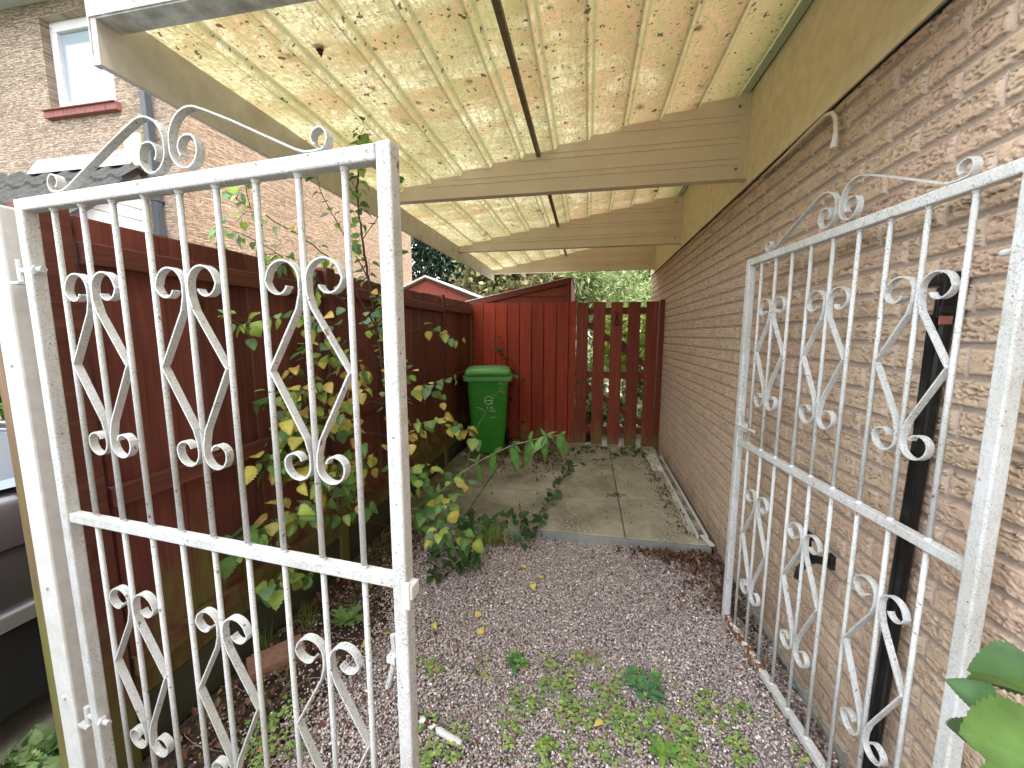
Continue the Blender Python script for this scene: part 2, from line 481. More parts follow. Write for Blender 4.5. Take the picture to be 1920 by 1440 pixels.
M['carsilver'] = m_simple('silver_trim', (.45, .46, .48), (.52, .53, .55), 5, .25, 0, metal=.6)
M['carblack'] = m_simple('black_trim', (.015, .016, .018), (.025, .026, .028), 8, .5, 0)
M['tyre'] = m_simple('tyre_rubber', (.012, .012, .012), (.022, .022, .022), 30, .85, .2)
M['blind'] = m_simple('window_blind', (.5, .52, .52), (.6, .62, .62), 3, .8, 0)

# ================================================================== GROUND
gsheet = MB(); gsheet.quad((-200, -200, -.03), (200, -200, -.03), (200, 200, -.03), (-200, 200, -.03))
def m_ground():
    t = NT('lawn_ground'); f = t.noise(1.5, 8); g = t.noise(60, 4)
    c = t.mix(t.ramp(f, [(.35, 0), (.65, 1)]), (.05, .075, .02), (.10, .11, .035)); c = t.mix(t.ramp(g, [(.4, 0), (.8, .5)]), c, (.02, .03, .01))
    t.base(c); t.rough(.95); t.bump(g, .8, .03); return t.m
tag(gsheet.build('ground', m_ground()), kind='structure')
def grid_sheet(name, x0, x1, y0, y1, z, amp, mat, nx=120, ny=120, sc=4):
    X, Y = np.meshgrid(np.linspace(x0, x1, nx), np.linspace(y0, y1, ny), indexing='ij')
    Z = z+amp*(fbm(X*sc+50, Y*sc+50, 4)-.5)
    V = np.stack([X, Y, Z], -1).reshape(-1, 3)
    i = np.arange(nx*ny).reshape(nx, ny)
    F = np.stack([i[:-1, :-1], i[1:, :-1], i[1:, 1:], i[:-1, 1:]], -1).reshape(-1, 4)
    return np_mesh(name, V, F, mat, smooth=True)
tag(grid_sheet('soil', -1.47, .88, -2.5, 2.66, -.006, .022, M['soil']), kind='structure')
nd = MB(); nd.box(-4.1, -1.62, -3, 9, -.02, .004); tag(nd.build('neighbour_drive', M['drive']), kind='structure')
gp = MB(); gp.box(.1, .84, 5.06, 12, -.02, .03); tag(gp.build('garden_path', M['patio']), kind='structure')

M['bed'] = m_simple('gravel_fines', (.15, .125, .12), (.30, .26, .25), 160, .95, .8, .004, detail=6)
tag(grid_sheet('gravel_bed', -.97, .87, -2.5, 2.615, .001, .022, M['bed']), kind='structure')

# patio: cast slabs with open joints
pm = MB()
xs = [-1.46, -.90, .285, .835]
for i in range(3):
    for (ya, yb) in ((2.645, 3.33), (3.338, 5.05)):
        pm.box(xs[i]+.003, xs[i+1]-.003, ya, yb, -.02, .07+.002*((i+int(ya)) % 2))
patio = pm.build('patio', M['patio'], bevel=.006); tag(patio, kind='structure')
kb = MB(); kb.box(-1.0, .83, 2.618, 2.642, -.02, .066)
tag(kb.build('patio_edge', M['kerb'], bevel=.004), kind='structure')

# gravel: real chipped stones lying on the soil
def stones(name, P, size, cols, mat, flat=.62):
    ph = (1+5**.5)/2
    iv = np.array([(-1,ph,0),(1,ph,0),(-1,-ph,0),(1,-ph,0),(0,-1,ph),(0,1,ph),(0,-1,-ph),(0,1,-ph),(ph,0,-1),(ph,0,1),(-ph,0,-1),(-ph,0,1)])/1.9
    jf = np.array([(0,11,5),(0,5,1),(0,1,7),(0,7,10),(0,10,11),(1,5,9),(5,11,4),(11,10,2),(10,7,6),(7,1,8),(3,9,4),(3,4,2),(3,2,6),(3,6,8),(3,8,9),(4,9,5),(2,4,11),(6,2,10),(8,6,7),(9,8,1)])
    n = len(P)
    a = rng.random(n)*6.28; tl = (rng.random(n)-.5)*1.0
    V = iv[None]*(1+.38*(rng.random((n, 12, 1))-.5)) * np.stack([np.ones(n), .6+.35*rng.random(n), flat*(.6+.6*rng.random(n))], -1)[:, None, :]
    ct, st_ = np.cos(tl), np.sin(tl)
    x = V[..., 0]*ct[:, None]+V[..., 2]*st_[:, None]; z = -V[..., 0]*st_[:, None]+V[..., 2]*ct[:, None]; y = V[..., 1]
    ca, sa = np.cos(a)[:, None], np.sin(a)[:, None]
    W = np.stack([x*ca-y*sa, x*sa+y*ca, z], -1)*size[:, None, None]+P[:, None, :]
    F = jf[None]+np.arange(n)[:, None, None]*12
    return np_mesh(name, W.reshape(-1, 3), F.reshape(-1, 3), mat, np.repeat(cols, 12, 0))
def gravel_edge(y):      # left limit of the gravel, ragged
    return -1.0+.10*np.sin(y*5)-.04*y
n = 125000
px_ = rng.uniform(-1.35, .875, n); py_ = rng.uniform(.55, 2.63, n)
den = np.clip((px_-gravel_edge(py_))/.25+.35, .06, 1)
den *= np.where((py_ > 2.35) & (px_ > .3), .55, 1)
keep = rng.random(n) < den
px_, py_ = px_[keep], py_[keep]; n = len(px_)
pz_ = .004+.020*rng.random(n)+.02*(fbm(px_*3+9, py_*3+9, 2)-.5)
pal = np.array([(.40,.33,.32),(.50,.43,.41),(.33,.27,.27),(.58,.52,.49),(.44,.38,.34),(.24,.21,.21),(.82,.80,.77),(.50,.40,.37)])*1.12
ci = rng.choice(len(pal), n, p=[.22,.20,.15,.14,.10,.08,.06,.05])
cols = pal[ci]*(.8+.4*rng.random((n, 1)))
sz = .0036+.0038*rng.random(n)**1.7
gr = stones('gravel', np.stack([px_, py_, pz_], -1), sz, cols, M['stone']); tag(gr, kind='stuff')
# grit and pale chips strewn on the patio
n = 900
gx = rng.uniform(-.9, .8, n); gy = 2.66+(rng.random(n)**1.6)*2.2
k = rng.random(n) < (.25+.75*(fbm(gx*3, gy*3, 2) > .52)); gx, gy = gx[k], gy[k]
tag(stones('loose_grit', np.stack([gx, gy, np.full(len(gx), .075)], -1), .002+.003*rng.random(len(gx)), pal[rng.choice([3, 6, 1, 6], len(gx))], M['stone']), kind='stuff')

# ================================================================== LEAF TEMPLATES
def leaf_tpl(n=7, wid=.42, base=.30, tip=1.0, serr=.12, fold=.25, droop=.25, lobed=False):
    """unit leaf along +x, petiole at 0; returns verts, quads/tris (as quads)"""
    ts = np.linspace(0, 1, n*2+1)
    mid = []; L = []; Rr = []
    for i, t in enumerate(ts):
        wv = wid*(np.sin(np.pi*t**.62))**.85 if 0 < t < 1 else 0
        if i % 2 == 1 and 0 < t < 1: wv *= 1-serr
        elif 0 < t < 1: wv *= 1+serr
        sx = t - (serr*.10 if i % 2 else 0)
        z = -droop*t*t
        mid.append((t, 0, z)); L.append((sx, wv, z+fold*wv)); Rr.append((sx, -wv, z+fold*wv))
    V = np.array(mid+L+Rr); k = len(ts)
    F = []
    for i in range(k-1):
        F.append((i, i+1, k+i+1, k+i)); F.append((i+1, i, 2*k+i, 2*k+i+1))
    return V, np.array(F)
T_BIRCH = leaf_tpl(7, .44, serr=.16, fold=.18, droop=.22)
T_LONG = leaf_tpl(6, .17, serr=.06, fold=.35, droop=.25)
T_SMALL = leaf_tpl(2, .36, serr=.0, fold=.25, droop=.25)
T_BRAMBLE = leaf_tpl(5, .36, serr=.12, fold=.3, droop=.2)
def leaves(name, items, tpl, mat, parent=None):
    """items: list of (pos, dir, up, size, colour)"""
    tv, tf = tpl
    n = len(items)
    if n == 0: return None
    P = np.array([tuple(i[0]) for i in items]); D = np.array([tuple(i[1]) for i in items]); U = np.array([tuple(i[2]) for i in items])
    s = np.array([i[3] for i in items]); col = np.array([i[4] for i in items])
    D = D/np.linalg.norm(D, axis=1, keepdims=True)
    Sd = np.cross(U, D); Sd /= (np.linalg.norm(Sd, axis=1, keepdims=True)+1e-9); N = np.cross(D, Sd)
    tvn = tv[None]*np.stack([np.ones(n), .8+.4*rng.random(n), .2+2.6*rng.random(n)**1.3], -1)[:, None, :]
    V = P[:, None]+s[:, None, None]*(tvn[..., 0:1]*D[:, None]+tvn[..., 1:2]*Sd[:, None]+tvn[..., 2:3]*N[:, None])
    F = tf[None]+np.arange(n)[:, None, None]*len(tv)
    cv = np.repeat(col, len(tv), 0).reshape(n, len(tv), 3).copy()
    k = (len(tv))//3
    cv[:, :k] *= 1.18                     # paler midrib
    return np_mesh(name, V.reshape(-1, 3), F.reshape(-1, F.shape[-1]), mat, cv.reshape(-1, 3), parent)
def rv(s=1.0): return Vector((rnd.uniform(-s, s), rnd.uniform(-s, s), rnd.uniform(-s, s)))
GREEN = [(.11, .22, .06), (.14, .27, .07), (.09, .18, .06), (.18, .31, .09), (.15, .26, .13)]
LIME = [(.30, .42, .09), (.36, .46, .10), (.26, .38, .08)]
YEL = [(.60, .52, .12), (.62, .50, .14), (.52, .48, .10), (.58, .42, .12)]
def pick(py, pl=.2):
    r = rnd.random()
    c = rnd.choice(YEL if r < py else LIME if r < py+pl else GREEN)
    k = rnd.uniform(.8, 1.2); return tuple(x*k for x in c)
def lerp_path(pts, t):
    n = len(pts)-1; x = min(max(t, 0), .9999)*n; i = int(x); return pts[i].lerp(pts[i+1], x-i)

# ================================================================== HOUSE ON THE RIGHT
WX = .88
house = empty('brick_house', (WX, 2.5, 0), 'rough textured buff brick side wall of the house on the right', 'house')
def near_wall():
    ys = [-.2]
    while ys[-1] < 6.05:
        y = ys[-1]; ys.append(y+(.0034 if .75 < y < 1.9 else .010 if y < .75 else .0034+(y-1.9)*.0024))
    ys = np.array(ys); zs = np.arange(-.02, 2.33, .0031)
    Y, Z = np.meshgrid(ys, zs, indexing='ij')
    row = np.floor(Z/.075).astype(int); zz = Z-row*.075
    Yo = Y+np.where(row % 2 == 0, 0, .1125)+((row*7919) % 13)*.0006
    bi = np.floor(Yo/.225).astype(int); yy = Yo-bi*.225
    jz = np.minimum(zz, .075-zz); jy = np.minimum(yy, .225-yy)
    ed = .0062+.003*(fbm(Y*30, Z*30, 2)-.5)
    m = np.clip((np.minimum(jz, jy)-ed)/.004, 0, 1)            # 0 mortar .. 1 brick
    wob = (fbm(Y*26+3+bi*.7, Z*30+7, 2)-.5)*2.6
    nse = fbm(Y*9+bi*5.3, Z*78+row*3.7+wob, 3)
    cre = np.maximum(np.clip(1-np.abs(nse-.44)/.026, 0, 1), np.clip(1-np.abs(nse-.54)/.022, 0, 1)); cre = np.maximum(cre, np.clip(1-np.abs(nse-.64)/.026, 0, 1)); cre = cre
    brk = np.clip((fbm(Y*30+bi, Z*60+row, 2)-.30)/.15, 0, 1)
    cre = cre*brk
    nse2 = fbm(Y*15+bi*1.3+40, Z*120+row*9.1+11-wob, 2)
    cre2 = np.clip(1-np.abs(nse2-.50)/.05, 0, 1)*(1-.6*brk)
    h = m*(.0055+.005*nse + .002*fbm(Y*60, Z*90, 2) - .0092*cre - .0040*cre2)
    h = h + .0012*fbm(Y*150, Z*150, 2)
    V = np.stack([WX+.010-h, Y, Z], -1)
    hsh = (np.sin(bi*12.9898+row*78.233)*43758.5453) % 1; hs2 = (np.sin(bi*39.3+row*11.1)*2358.5453) % 1
    c1 = np.array((.56, .425, .31)); c2 = np.array((.60, .465, .34)); c3 = np.array((.555, .40, .31))
    bc = c1+(c2-c1)*hsh[..., None]; bc = bc+(c3-bc)*(hs2[..., None] > .75)*.7
    bc = bc*(.93+.14*fbm(Y*2, Z*3, 3))[..., None]
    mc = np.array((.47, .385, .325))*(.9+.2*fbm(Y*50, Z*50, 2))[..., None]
    vert = (jy < jz)[..., None]; mc = mc*np.where(vert, 1.15, .80)  # horizontal joints darker: their shadow is put into the mortar colour
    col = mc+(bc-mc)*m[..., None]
    col = col*(1-.62*cre*m-.20*cre2*m)[..., None]                          # crease shade painted into the brick colour
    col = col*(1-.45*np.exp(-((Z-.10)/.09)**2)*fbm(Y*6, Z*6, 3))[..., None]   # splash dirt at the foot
    nx, ny = Y.shape; i = np.arange(nx*ny).reshape(nx, ny)
    F = np.stack([i[:-1, :-1], i[:-1, 1:], i[1:, 1:], i[1:, :-1]], -1).reshape(-1, 4)
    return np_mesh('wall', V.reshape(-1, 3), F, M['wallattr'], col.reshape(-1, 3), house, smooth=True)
near_wall()
M['brick_r'] = m_brick('house_brick_plain', 'y', (.59, .435, .325), (.64, .49, .365), (.52, .42, .35))
b = MB(); b.box(WX+.02, 7, -.2, 6.05, -.02, 5.0); b.box(WX+.02, 7, -5, -.2, -.02, 5.0)
b.build('inner_wall', M['brick_r'], house)
b = MB(); b.prism([(WX-.3, 5.0), (7.3, 5.0), (4, 7.0)], 'y', -5.2, 6.3); b.build('roof', M['tile'], house)
b = MB(); b.box(WX-.012, WX+.03, -.2, 2.62, -.02, .045); b.build('plinth', M['kerb'], house, bevel=.004)
b = MB(); b.tube([(WX-.004, y, 2.288+.004*math.sin(y*9)) for y in np.arange(.4, 5.9, .12)], .004, 5); b.build('cable', M['bindark'], house)
b = MB(); b.tube([(WX-.012, 2.35, 2.262), (WX-.016, 2.1, 2.262), (WX-.02, 1.85, 2.268), (WX-.022, 1.78, 2.268), (WX-.024, 1.735, 2.255), (WX-.024, 1.71, 2.225), (WX-.024, 1.70, 2.17), (WX-.028, 1.695, 2.13)], .0075, 8)
hk = b.build('cable_stub', M['cream'], house, smooth=True); hk['label'] = 'cut end of a cream cable hooked down below the fascia'
b = MB(); b.tube([(WX-.024, 1.70, 2.165), (WX-.030, 1.694, 2.115)], [.009, .012], 8); b.build('cable_tip', M['whitepvc'], hk)

# outdoor tap, black, on the wall behind the right gate
tp = empty('garden_tap', (WX, 1.5, .66), 'black outdoor tap with lever on the brick wall behind the right gate', 'tap')
b = MB(); b.box(WX-.016, WX+.005, 1.492, 1.528, .618, .668); b.build('back_plate', M['iron'], tp, bevel=.004)
b = MB(); b.tube([(WX, 1.51, .64), (WX-.05, 1.51, .645), (WX-.075, 1.51, .66), (WX-.085, 1.51, .70), (WX-.085, 1.51, .735)], [.014, .014, .013, .012, .012], 10)
b.tube([(WX-.05, 1.51, .645), (WX-.085, 1.50, .64), (WX-.11, 1.495, .61), (WX-.112, 1.495, .575)], [.012, .012, .012, .014], 10); b.build('spout', M['iron'], tp, smooth=True)
b = MB(); b.tube([(WX-.085, 1.465, .742), (WX-.085, 1.51, .738), (WX-.085, 1.555, .742)], [.009, .011, .009], 8); b.build('handle', M['iron'], tp, smooth=True)

# ================================================================== CARPORT
cp = empty('carport', (-.27, 3.3, 2.24), 'carport with stained translucent ribbed roof on cream metal beams against the house', 'carport')
def roof_z(x): return 2.64+.18*x
def roof_prof():
    ribs = [-1.44+.2035*i for i in range(12)]
    pts = []
    for i in range(len(ribs)-1):
        a, c = ribs[i], ribs[i+1]
        za = roof_z(a)+.010; zb = roof_z(c)-.016
        pts += [(a+.016, za), ((a+c)/2, (za+zb)/2), (c-.018, zb), (c-.014, zb-.004), (c-.008, zb-.004), (c+.012, zb+.022)]
    return [p for p in pts if p[0] < WX-.004]+[(WX-.004, roof_z(WX))]
rp = roof_prof()
def sheet(y0, y1, dz, n):
    ys = np.linspace(y0, y1, n); V = []
    for y in ys:
        for (x, z) in rp:
            V.append((x, y, z+dz+.004*math.sin(y*2.1+x)+.003*math.sin(y*7+x*3)))
    V = np.array(V); k = len(rp)
    i = np.arange(n*k).reshape(n, k)
    F = np.stack([i[:-1, :-1], i[1:, :-1], i[1:, 1:], i[:-1, 1:]], -1).reshape(-1, 4)
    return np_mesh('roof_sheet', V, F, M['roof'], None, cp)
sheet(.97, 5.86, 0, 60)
# seam strip under the sheets
for (a, c) in ((1.0, 2.565), (2.63, 4.185), (4.25, 5.715)):
    b = MB(); b.box(-.340, -.314, a, c, roof_z(-.327)-.040, roof_z(-.327)-.012); b.build('seam_strip', M['darkmetal'], cp, bevel=.003)
def beam(Y, depth=.055):
    zb = 2.338; x0 = -1.405; x1 = WX-.016
    b = MB()
    top = [(x, roof_z(x)+.018) for x in np.linspace(x1, x0, 2)]
    b.prism([(x0, zb), (x1, zb)]+top, 'y', Y, Y+.004)
    b.prism([(x0, zb-.002), (x1, zb-.002), (x1, zb+.014), (x0, zb+.014)], 'y', Y-.004, Y+depth)      # bottom flange
    # pressed ribs along the web
    for zc in (2.432, 2.545, 2.660):
        for s_ in (-1, 1):
            zz = zc+s_*.016
            xs0 = max(x0, (zz+.030-2.64)/.18)
            if xs0 < x1-.06:
                b.prism([(Y+.001, zz-.0035), (Y-.005, zz-.001), (Y-.005, zz+.001), (Y+.001, zz+.0035)], 'x', xs0, x1-.045)
    o = b.build('cross_beam', M['cream'], cp)
    e = MB(); e.box(x1-.014, x1+.006, Y-.010, Y+depth+.004, zb-.008, roof_z(x1)-.02); e.build('end_plate', M['cream'], o, bevel=.003)
    for zq in (zb+.05, zb+.38):
        e = MB(); e.tube([(x1-.06, Y-.004, zq), (x1-.06, Y-.012, zq)], .007, 8); e.build('bolt', M['darkmetal'], o)
for Y in (2.572, 4.19, 5.725): beam(Y)
# left eaves beam
b = MB()
EX = -1.386
b.prism([(.984, 2.219), (5.79, 2.254), (5.79, 2.398), (.984, 2.398)], 'x', EX-.004, EX)
b.prism([(.984, 2.2165), (5.79, 2.2515), (5.79, 2.256), (.984, 2.221)], 'x', EX-.018, EX+.002)
b.prism([(.984, 2.219), (5.79, 2.254), (5.79, 2.43), (.984, 2.40)], 'x', EX-.020, EX-.016)
b.box(EX-.020, EX+.001, .9805, .9835, 2.2165, 2.40)
b.build('eaves_beam', M['dirtycream'], cp, bevel=.0015)
b = MB()
b.box(EX-.019, WX-.02, .976, .980, 2.340, 2.50)
b.prism([(EX+.003, 2.336), (WX-.02, 2.336), (WX-.02, 2.343), (EX+.003, 2.343)], 'y', .9805, 1.045)
b.prism([(EX+.001, 2.343), (WX-.02, 2.343), (WX-.02, 2.79), (EX+.001, 2.372)], 'y', 1.040, 1.0445)
fb = b.build('front_fascia', M['mottled'], cp)
b = MB(); b.prism([(.980, 2.2165), (1.0, 2.2167), (1.02, 2.50), (.974, 2.50)], 'x', EX-.027, EX-.0205); b.build('corner_cap', M['mottled'], cp, bevel=.002)
b = MB(); b.box(EX+.17, EX+.27, .9765, .9778, 2.385, 2.44); b.build('film_scrap', M['bluetape'], cp)
# fascia board on the house side
b = MB(); b.box(WX-.016, WX+.004, -.2, 6.08, 2.292, 2.835); b.build('wall_fascia', M['fascia'], cp, bevel=.002)
b = MB(); b.box(WX-.022, WX-.0165, .98, 6.08, 2.79, 2.835); b.build('wall_trim', M['darkmetal'], cp)
# dead leaves lying on the roof sheet
its = []
for i in range(46):
    x = rnd.uniform(-1.2, .8); y = rnd.uniform(1.1, 5.6)
    its.append(((x, y, roof_z(x)+.012), (math.cos(i), math.sin(i), 0), (0, 0, 1), rnd.uniform(.02, .05), (.06, .035, .02)))
leaves('fallen_leaves', its, T_BIRCH, M['leafdull'], cp)['kind'] = 'stuff'

# ================================================================== WROUGHT GATES
def arc(cx, cz, r0, r1, a0, a1, n=14):
    return [(cx+(r0+(r1-r0)*i/n)*math.cos(R(a0+(a1-a0)*i/n)), cz+(r0+(r1-r0)*i/n)*math.sin(R(a0+(a1-a0)*i/n))) for i in range(n+1)]
def half_scroll(zt, zm, zb, W_, rt_, rb_):
    """right half of a double-C scroll, local a from 0 (centre bar) to W_ (side bar)"""
    c0 = .0085
    p = []
    # top curl: from its inner end, round and over to the centre
    cx = c0+rt_; cz = zt-rt_
    p += arc(cx+.002, cz+.002, rt_*.42, rt_*.95, 200+20, 360+0, 9)
    p += arc(cx, cz, rt_*.95, rt_, 0, 180, 14)[1:]
    p += [(c0+.001, cz-.025), (c0+.010, cz-.055)]
    p += [(W_-.008, zm+.006), (W_-.004, zm), (W_-.008, zm-.006)]
    cz2 = zb+rb_; cx2 = c0+rb_
    p += [(c0+.010, cz2+.055), (c0+.001, cz2+.022)]
    p += arc(cx2, cz2, rb_, rb_*.95, 180, 360, 14)
    p += arc(cx2+.002, cz2, rb_*.95, rb_*.45, 0, 150, 9)[1:]
    return p
def crest_half():
    """left half, a measured from the gate centre (negative to the left)"""
    p = []
    p += arc(-.385, 1.812, .010, .020, -60, 90, 6)
    p += arc(-.385, 1.814, .020, .022, 90, 250, 8)[1:]
    p += [(-.375, 1.7925), (-.355, 1.7935), (-.335, 1.800), (-.28, 1.826), (-.18, 1.874), (-.115, 1.902)]
    p += arc(-.068, 1.852, .064, .060, 118, 0, 14)
    p += arc(-.053, 1.843, .046, .044, 0, -90, 8)[1:]
    p += arc(-.050, 1.838, .040, .032, -90, -225, 8)[1:]
    p += arc(-.053, 1.836, .030, .018, -225, -400, 9)[1:]
    return p
def make_gate(hx, hy, fx, fy, label, side):
    W_ = 1.08; ztop = 1.787
    o = empty('scroll_gate', (hx, hy, .03), label, 'gate', 'white scrollwork gates')
    d = Vector((fx-hx, fy-hy, 0)).normalized(); nrm = Vector((-d.y, d.x, 0))
    fr = lambda a, b_, z: Vector((hx, hy, 0))+d*a+nrm*b_+Vector((0, 0, z))
    def bx(mb, a0, a1, b0, b1, z0, z1):
        Mx = Matrix(((d.x, nrm.x, 0, hx), (d.y, nrm.y, 0, hy), (0, 0, 1, 0), (0, 0, 0, 1)))
        mb.box(a0, a1, b0, b1, z0, z1, Mx); return mb
    h = .0155
    bx(MB(), 0, .031, -h, h, .03, ztop).build('hinge_stile', M['paint'], o, bevel=.004)
    bx(MB(), W_-.031, W_, -h, h, .03, ztop+.002).build('free_stile', M['paint'], o, bevel=.004)
    bx(MB(), .0, W_-.0315, -h+.0005, h-.0005, ztop-.029, ztop+.0005).build('top_rail', M['paint'], o, bevel=.004)
    bx(MB(), .0315, W_-.0315, -.012, .012, .938, .963).build('middle_rail', M['paint'], o, bevel=.002)
    if side > 0:
        bx(MB(), .0315, .72, -.014, .014, .032, .060).build('bottom_rail', M['paint'], o, bevel=.003)
        q = bx(MB(), .7202, W_-.0315, -.0142, .0142, .0318, .0602).build('bottom_rail', M['rust'], o, bevel=.003); q['label'] = 'rusted free end of the bottom rail'
    else:
        bx(MB(), .0315, W_-.0315, -.014, .014, .032, .060).build('bottom_rail', M['paint'], o, bevel=.003)
    sp = (W_-.02)/10
    bars = [.018+sp*(i+1) for i in range(9)]
    for a in bars:
        m = MB(); m.tube([fr(a, 0, .059), fr(a, 0, .939)], .0062, 8); m.tube([fr(a, 0, .962), fr(a, 0, ztop-.028)], .0062, 8)
        for zc, sg in ((ztop-.029, -1), (.963, 1), (.938, -1), (.060, 1)):       # weld beads
            m.tube([fr(a, 0, zc), fr(a, 0, zc+sg*.007)], [.0098, .0066], 8, cap=False)
        m.build('bar', M['paint'], o, smooth=True)
    for g in range(3):
        cb = bars[3*g+1]
        for (zt, zm, zb, rt_, rb_) in ((1.600, 1.375, 1.142, .043, .036), (.768, .535, .278, .038, .033)):
            p = half_scroll(zt, zm, zb, sp-.003, rt_*rnd.uniform(.95, 1.04), rb_*rnd.uniform(.95, 1.05))
            m = MB()
            m.strip([(cb+a, z) for a, z in p], -.0085, .0085, .0038, fr)
            q = half_scroll(zt, zm, zb, sp-.003, rt_*rnd.uniform(.93, 1.03), rb_*rnd.uniform(.95, 1.05))
            m.strip([(cb-a, z) for a, z in q], -.0085, .0085, .0038, fr)
            m.build('scroll', M['paint'], o)
    for sg in (1, -1):
        m = MB(); m.strip([(W_/2-.004+sg*a*1.0, z) for a, z in crest_half()], -.0085, .0085, .0036, fr)
        m.build('crest_scroll', M['paint'], o)
    # hinges: rod through the stile, eye on a pin
    for z in (1.615, .315):
        m = MB()
        m.tube([fr(-.028, -.005, z), fr(.062, -.005, z)], .0072, 10)
        m.tube([fr(-.030, -.005, z-.028), fr(-.030, -.005, z+.028)], .0085, 10)
        bx(m, -.060, -.018, -.02, .014, z-.034, z-.028)
        m.tube([fr(.031, -.005, z), fr(.041, -.005, z)], .0125, 6)
        m.build('hinge', M['paint'], o, smooth=False)
    if side < 0:
        m = MB(); bx(m, W_-.006, W_+.012, -.024, -.016, .905, .962); bx(m, W_-.002, W_+.016, -.020, .010, .925, .955); m.build('latch_keep', M['post'], o, bevel=.003)
        m = MB(); m.tube([fr(W_-.065, .028, .795), fr(W_-.062, .03, .74), fr(W_-.085, .03, .66)], .006, 8); bx(m, W_-.075, W_-.055, .016, .040, .735, .75); m.build('drop_bolt', M['paint'], o)
    else:
        m = MB(); bx(m, W_-.012, W_+.022, -.022, -.0165, .955, .985)
        m.tube([fr(W_+.013, -.023, .970), fr(W_+.013, -.0155, .970)], .0045, 8); m.build('latch_keep', M['paint'], o, bevel=.0015)
        m = MB(); m.tube([fr(W_-.03, .022, 1.035), fr(W_-.19, .022, 1.035)], .0055, 8)
        bx(m, W_-.12, W_-.045, .016, .022, 1.015, 1.055); m.tube([fr(W_-.065, .022, 1.04), fr(W_-.065, .022, 1.10)], .0045, 8); bx(m, W_-.08, W_-.058, .016, .028, 1.095, 1.10); m.build('slide_bolt', M['paint'], o)
    return o
make_gate(-1.42, .79, -.345, .69, 'white wrought metal gate standing open on the left, in front of the red fence', -1)
make_gate(.825, .935, .715, 2.01, 'white wrought metal gate folded back along the brick wall on the right', 1)

# gate posts
gp1 = empty('gate_post', (-1.53, .81, 0), 'square white metal gate post at the left end of the fence', 'post')
b = MB(); b.box(-1.565, -1.500, .785, .85, -.02, 1.785); b.build('shaft', M['post'], gp1, bevel=.006)
for z in (1.37, .72, .36):
    b = MB(); b.tube([(-1.533, .786, z), (-1.533, .780, z)], .007, 8); b.build('bolt_head', M['post'], gp1)
# ================================================================== LEFT FENCE
FX = -1.5
fe = empty('board_fence', (FX, 2.9, 0), 'dark red close boarded fence along the left side with algae near its foot', 'fence')
def ftop(y): return 1.795+.016*(y-.9)
def fbays(y0, y1):
    b = MB(); y = y0
    while y < y1-.02:
        w_ = min(.118, y1-y); t = rnd.uniform(-.004, .004)
        zt = ftop(y)+rnd.uniform(-.004, .004)
        b.box(FX-.012+t, FX+.004+t, y+.0025, y+w_-.0025, .20, zt)
        y += w_
    b.build('board_panel', M['maroon'], fe, bevel=.0012, seg=1)
for (a, c) in ((.935, 2.05), (2.13, 3.88), (3.96, 4.93)): fbays(a, c)
for (z0, z1) in ((-.148, -.082), (-.90, -.835), (-1.50, -1.43)):
    for (a, c) in ((.93, 2.05), (2.13, 3.88), (3.96, 4.93)):
        b = MB(); n0 = len(b.v); zt = ftop((a+c)/2)
        b.box(FX+.0085, FX+.046, a, c, zt+z0, zt+z1); b.build('rail', M['maroonh'], fe, bevel=.003)
for y in (.84, 2.05, 3.88):
    b = MB(); b.box(FX-.075, FX+.030, y+.003, y+.077, -.02, ftop(y)+.02); b.build('post', M['maroon'] if y > 1 else M['maroonh'], fe, bevel=.003)
b = MB(); b.box(-1.603, -1.5665, .79, .86, -.02, 1.74); b.build('post', M['oldwood'], fe, bevel=.003)
b = MB(); b.box(FX-.02, FX+.012, .925, 4.93, -.02, .197); b.build('gravel_board', M['gravelboard'], fe, bevel=.004)
b = MB(); b.box(FX-.022, FX-.0125, .93, 4.93, ftop(2)-.07, ftop(2)-.01); b.build('back_cap', M['oldwood'], fe)

# ================================================================== FAR FENCE + PICKET GATE
ff = empty('board_fence', (-.85, 4.98, .07), 'bright red boarded fence panel behind the green bin at the far end', 'fence')
b = MB(); xs0 = -1.485; wd = (-.235-xs0)/8
for i in range(8):
    x = xs0+i*wd; t = rnd.uniform(-.004, .004)
    b.box(x+.006, x+wd-.006, 4.965+t, 4.983+t, .09, 1.852+rnd.uniform(-.006, .006))
b.build('board_panel', M['red'], ff, bevel=.002)
b = MB()
for z in (.25, .95, 1.70):
    b = MB(); b.box(xs0, -.235, 4.99, 5.03, z, z+.07); b.build('rail', M['redh'], ff)
b = MB()
for i in range(8):
    for z in (.30, .98, 1.73):
        for dx in (.035, .115):
            b.box(xs0+i*wd+dx-.0035, xs0+i*wd+dx+.0035, 4.9585, 4.962, z, z+.007)
q_ = b.build('nail_heads', M['bindark'], ff); q_['kind'] = 'stuff'
b = MB(); b.box(-.232, -.150, 4.96, 5.04, .06, 1.862); b.build('post', M['red'], ff, bevel=.003)
b = MB(); b.box(-1.565, -1.49, 4.94, 5.02, .0, 1.86); b.build('post', M['oldwood'], ff, bevel=.003)

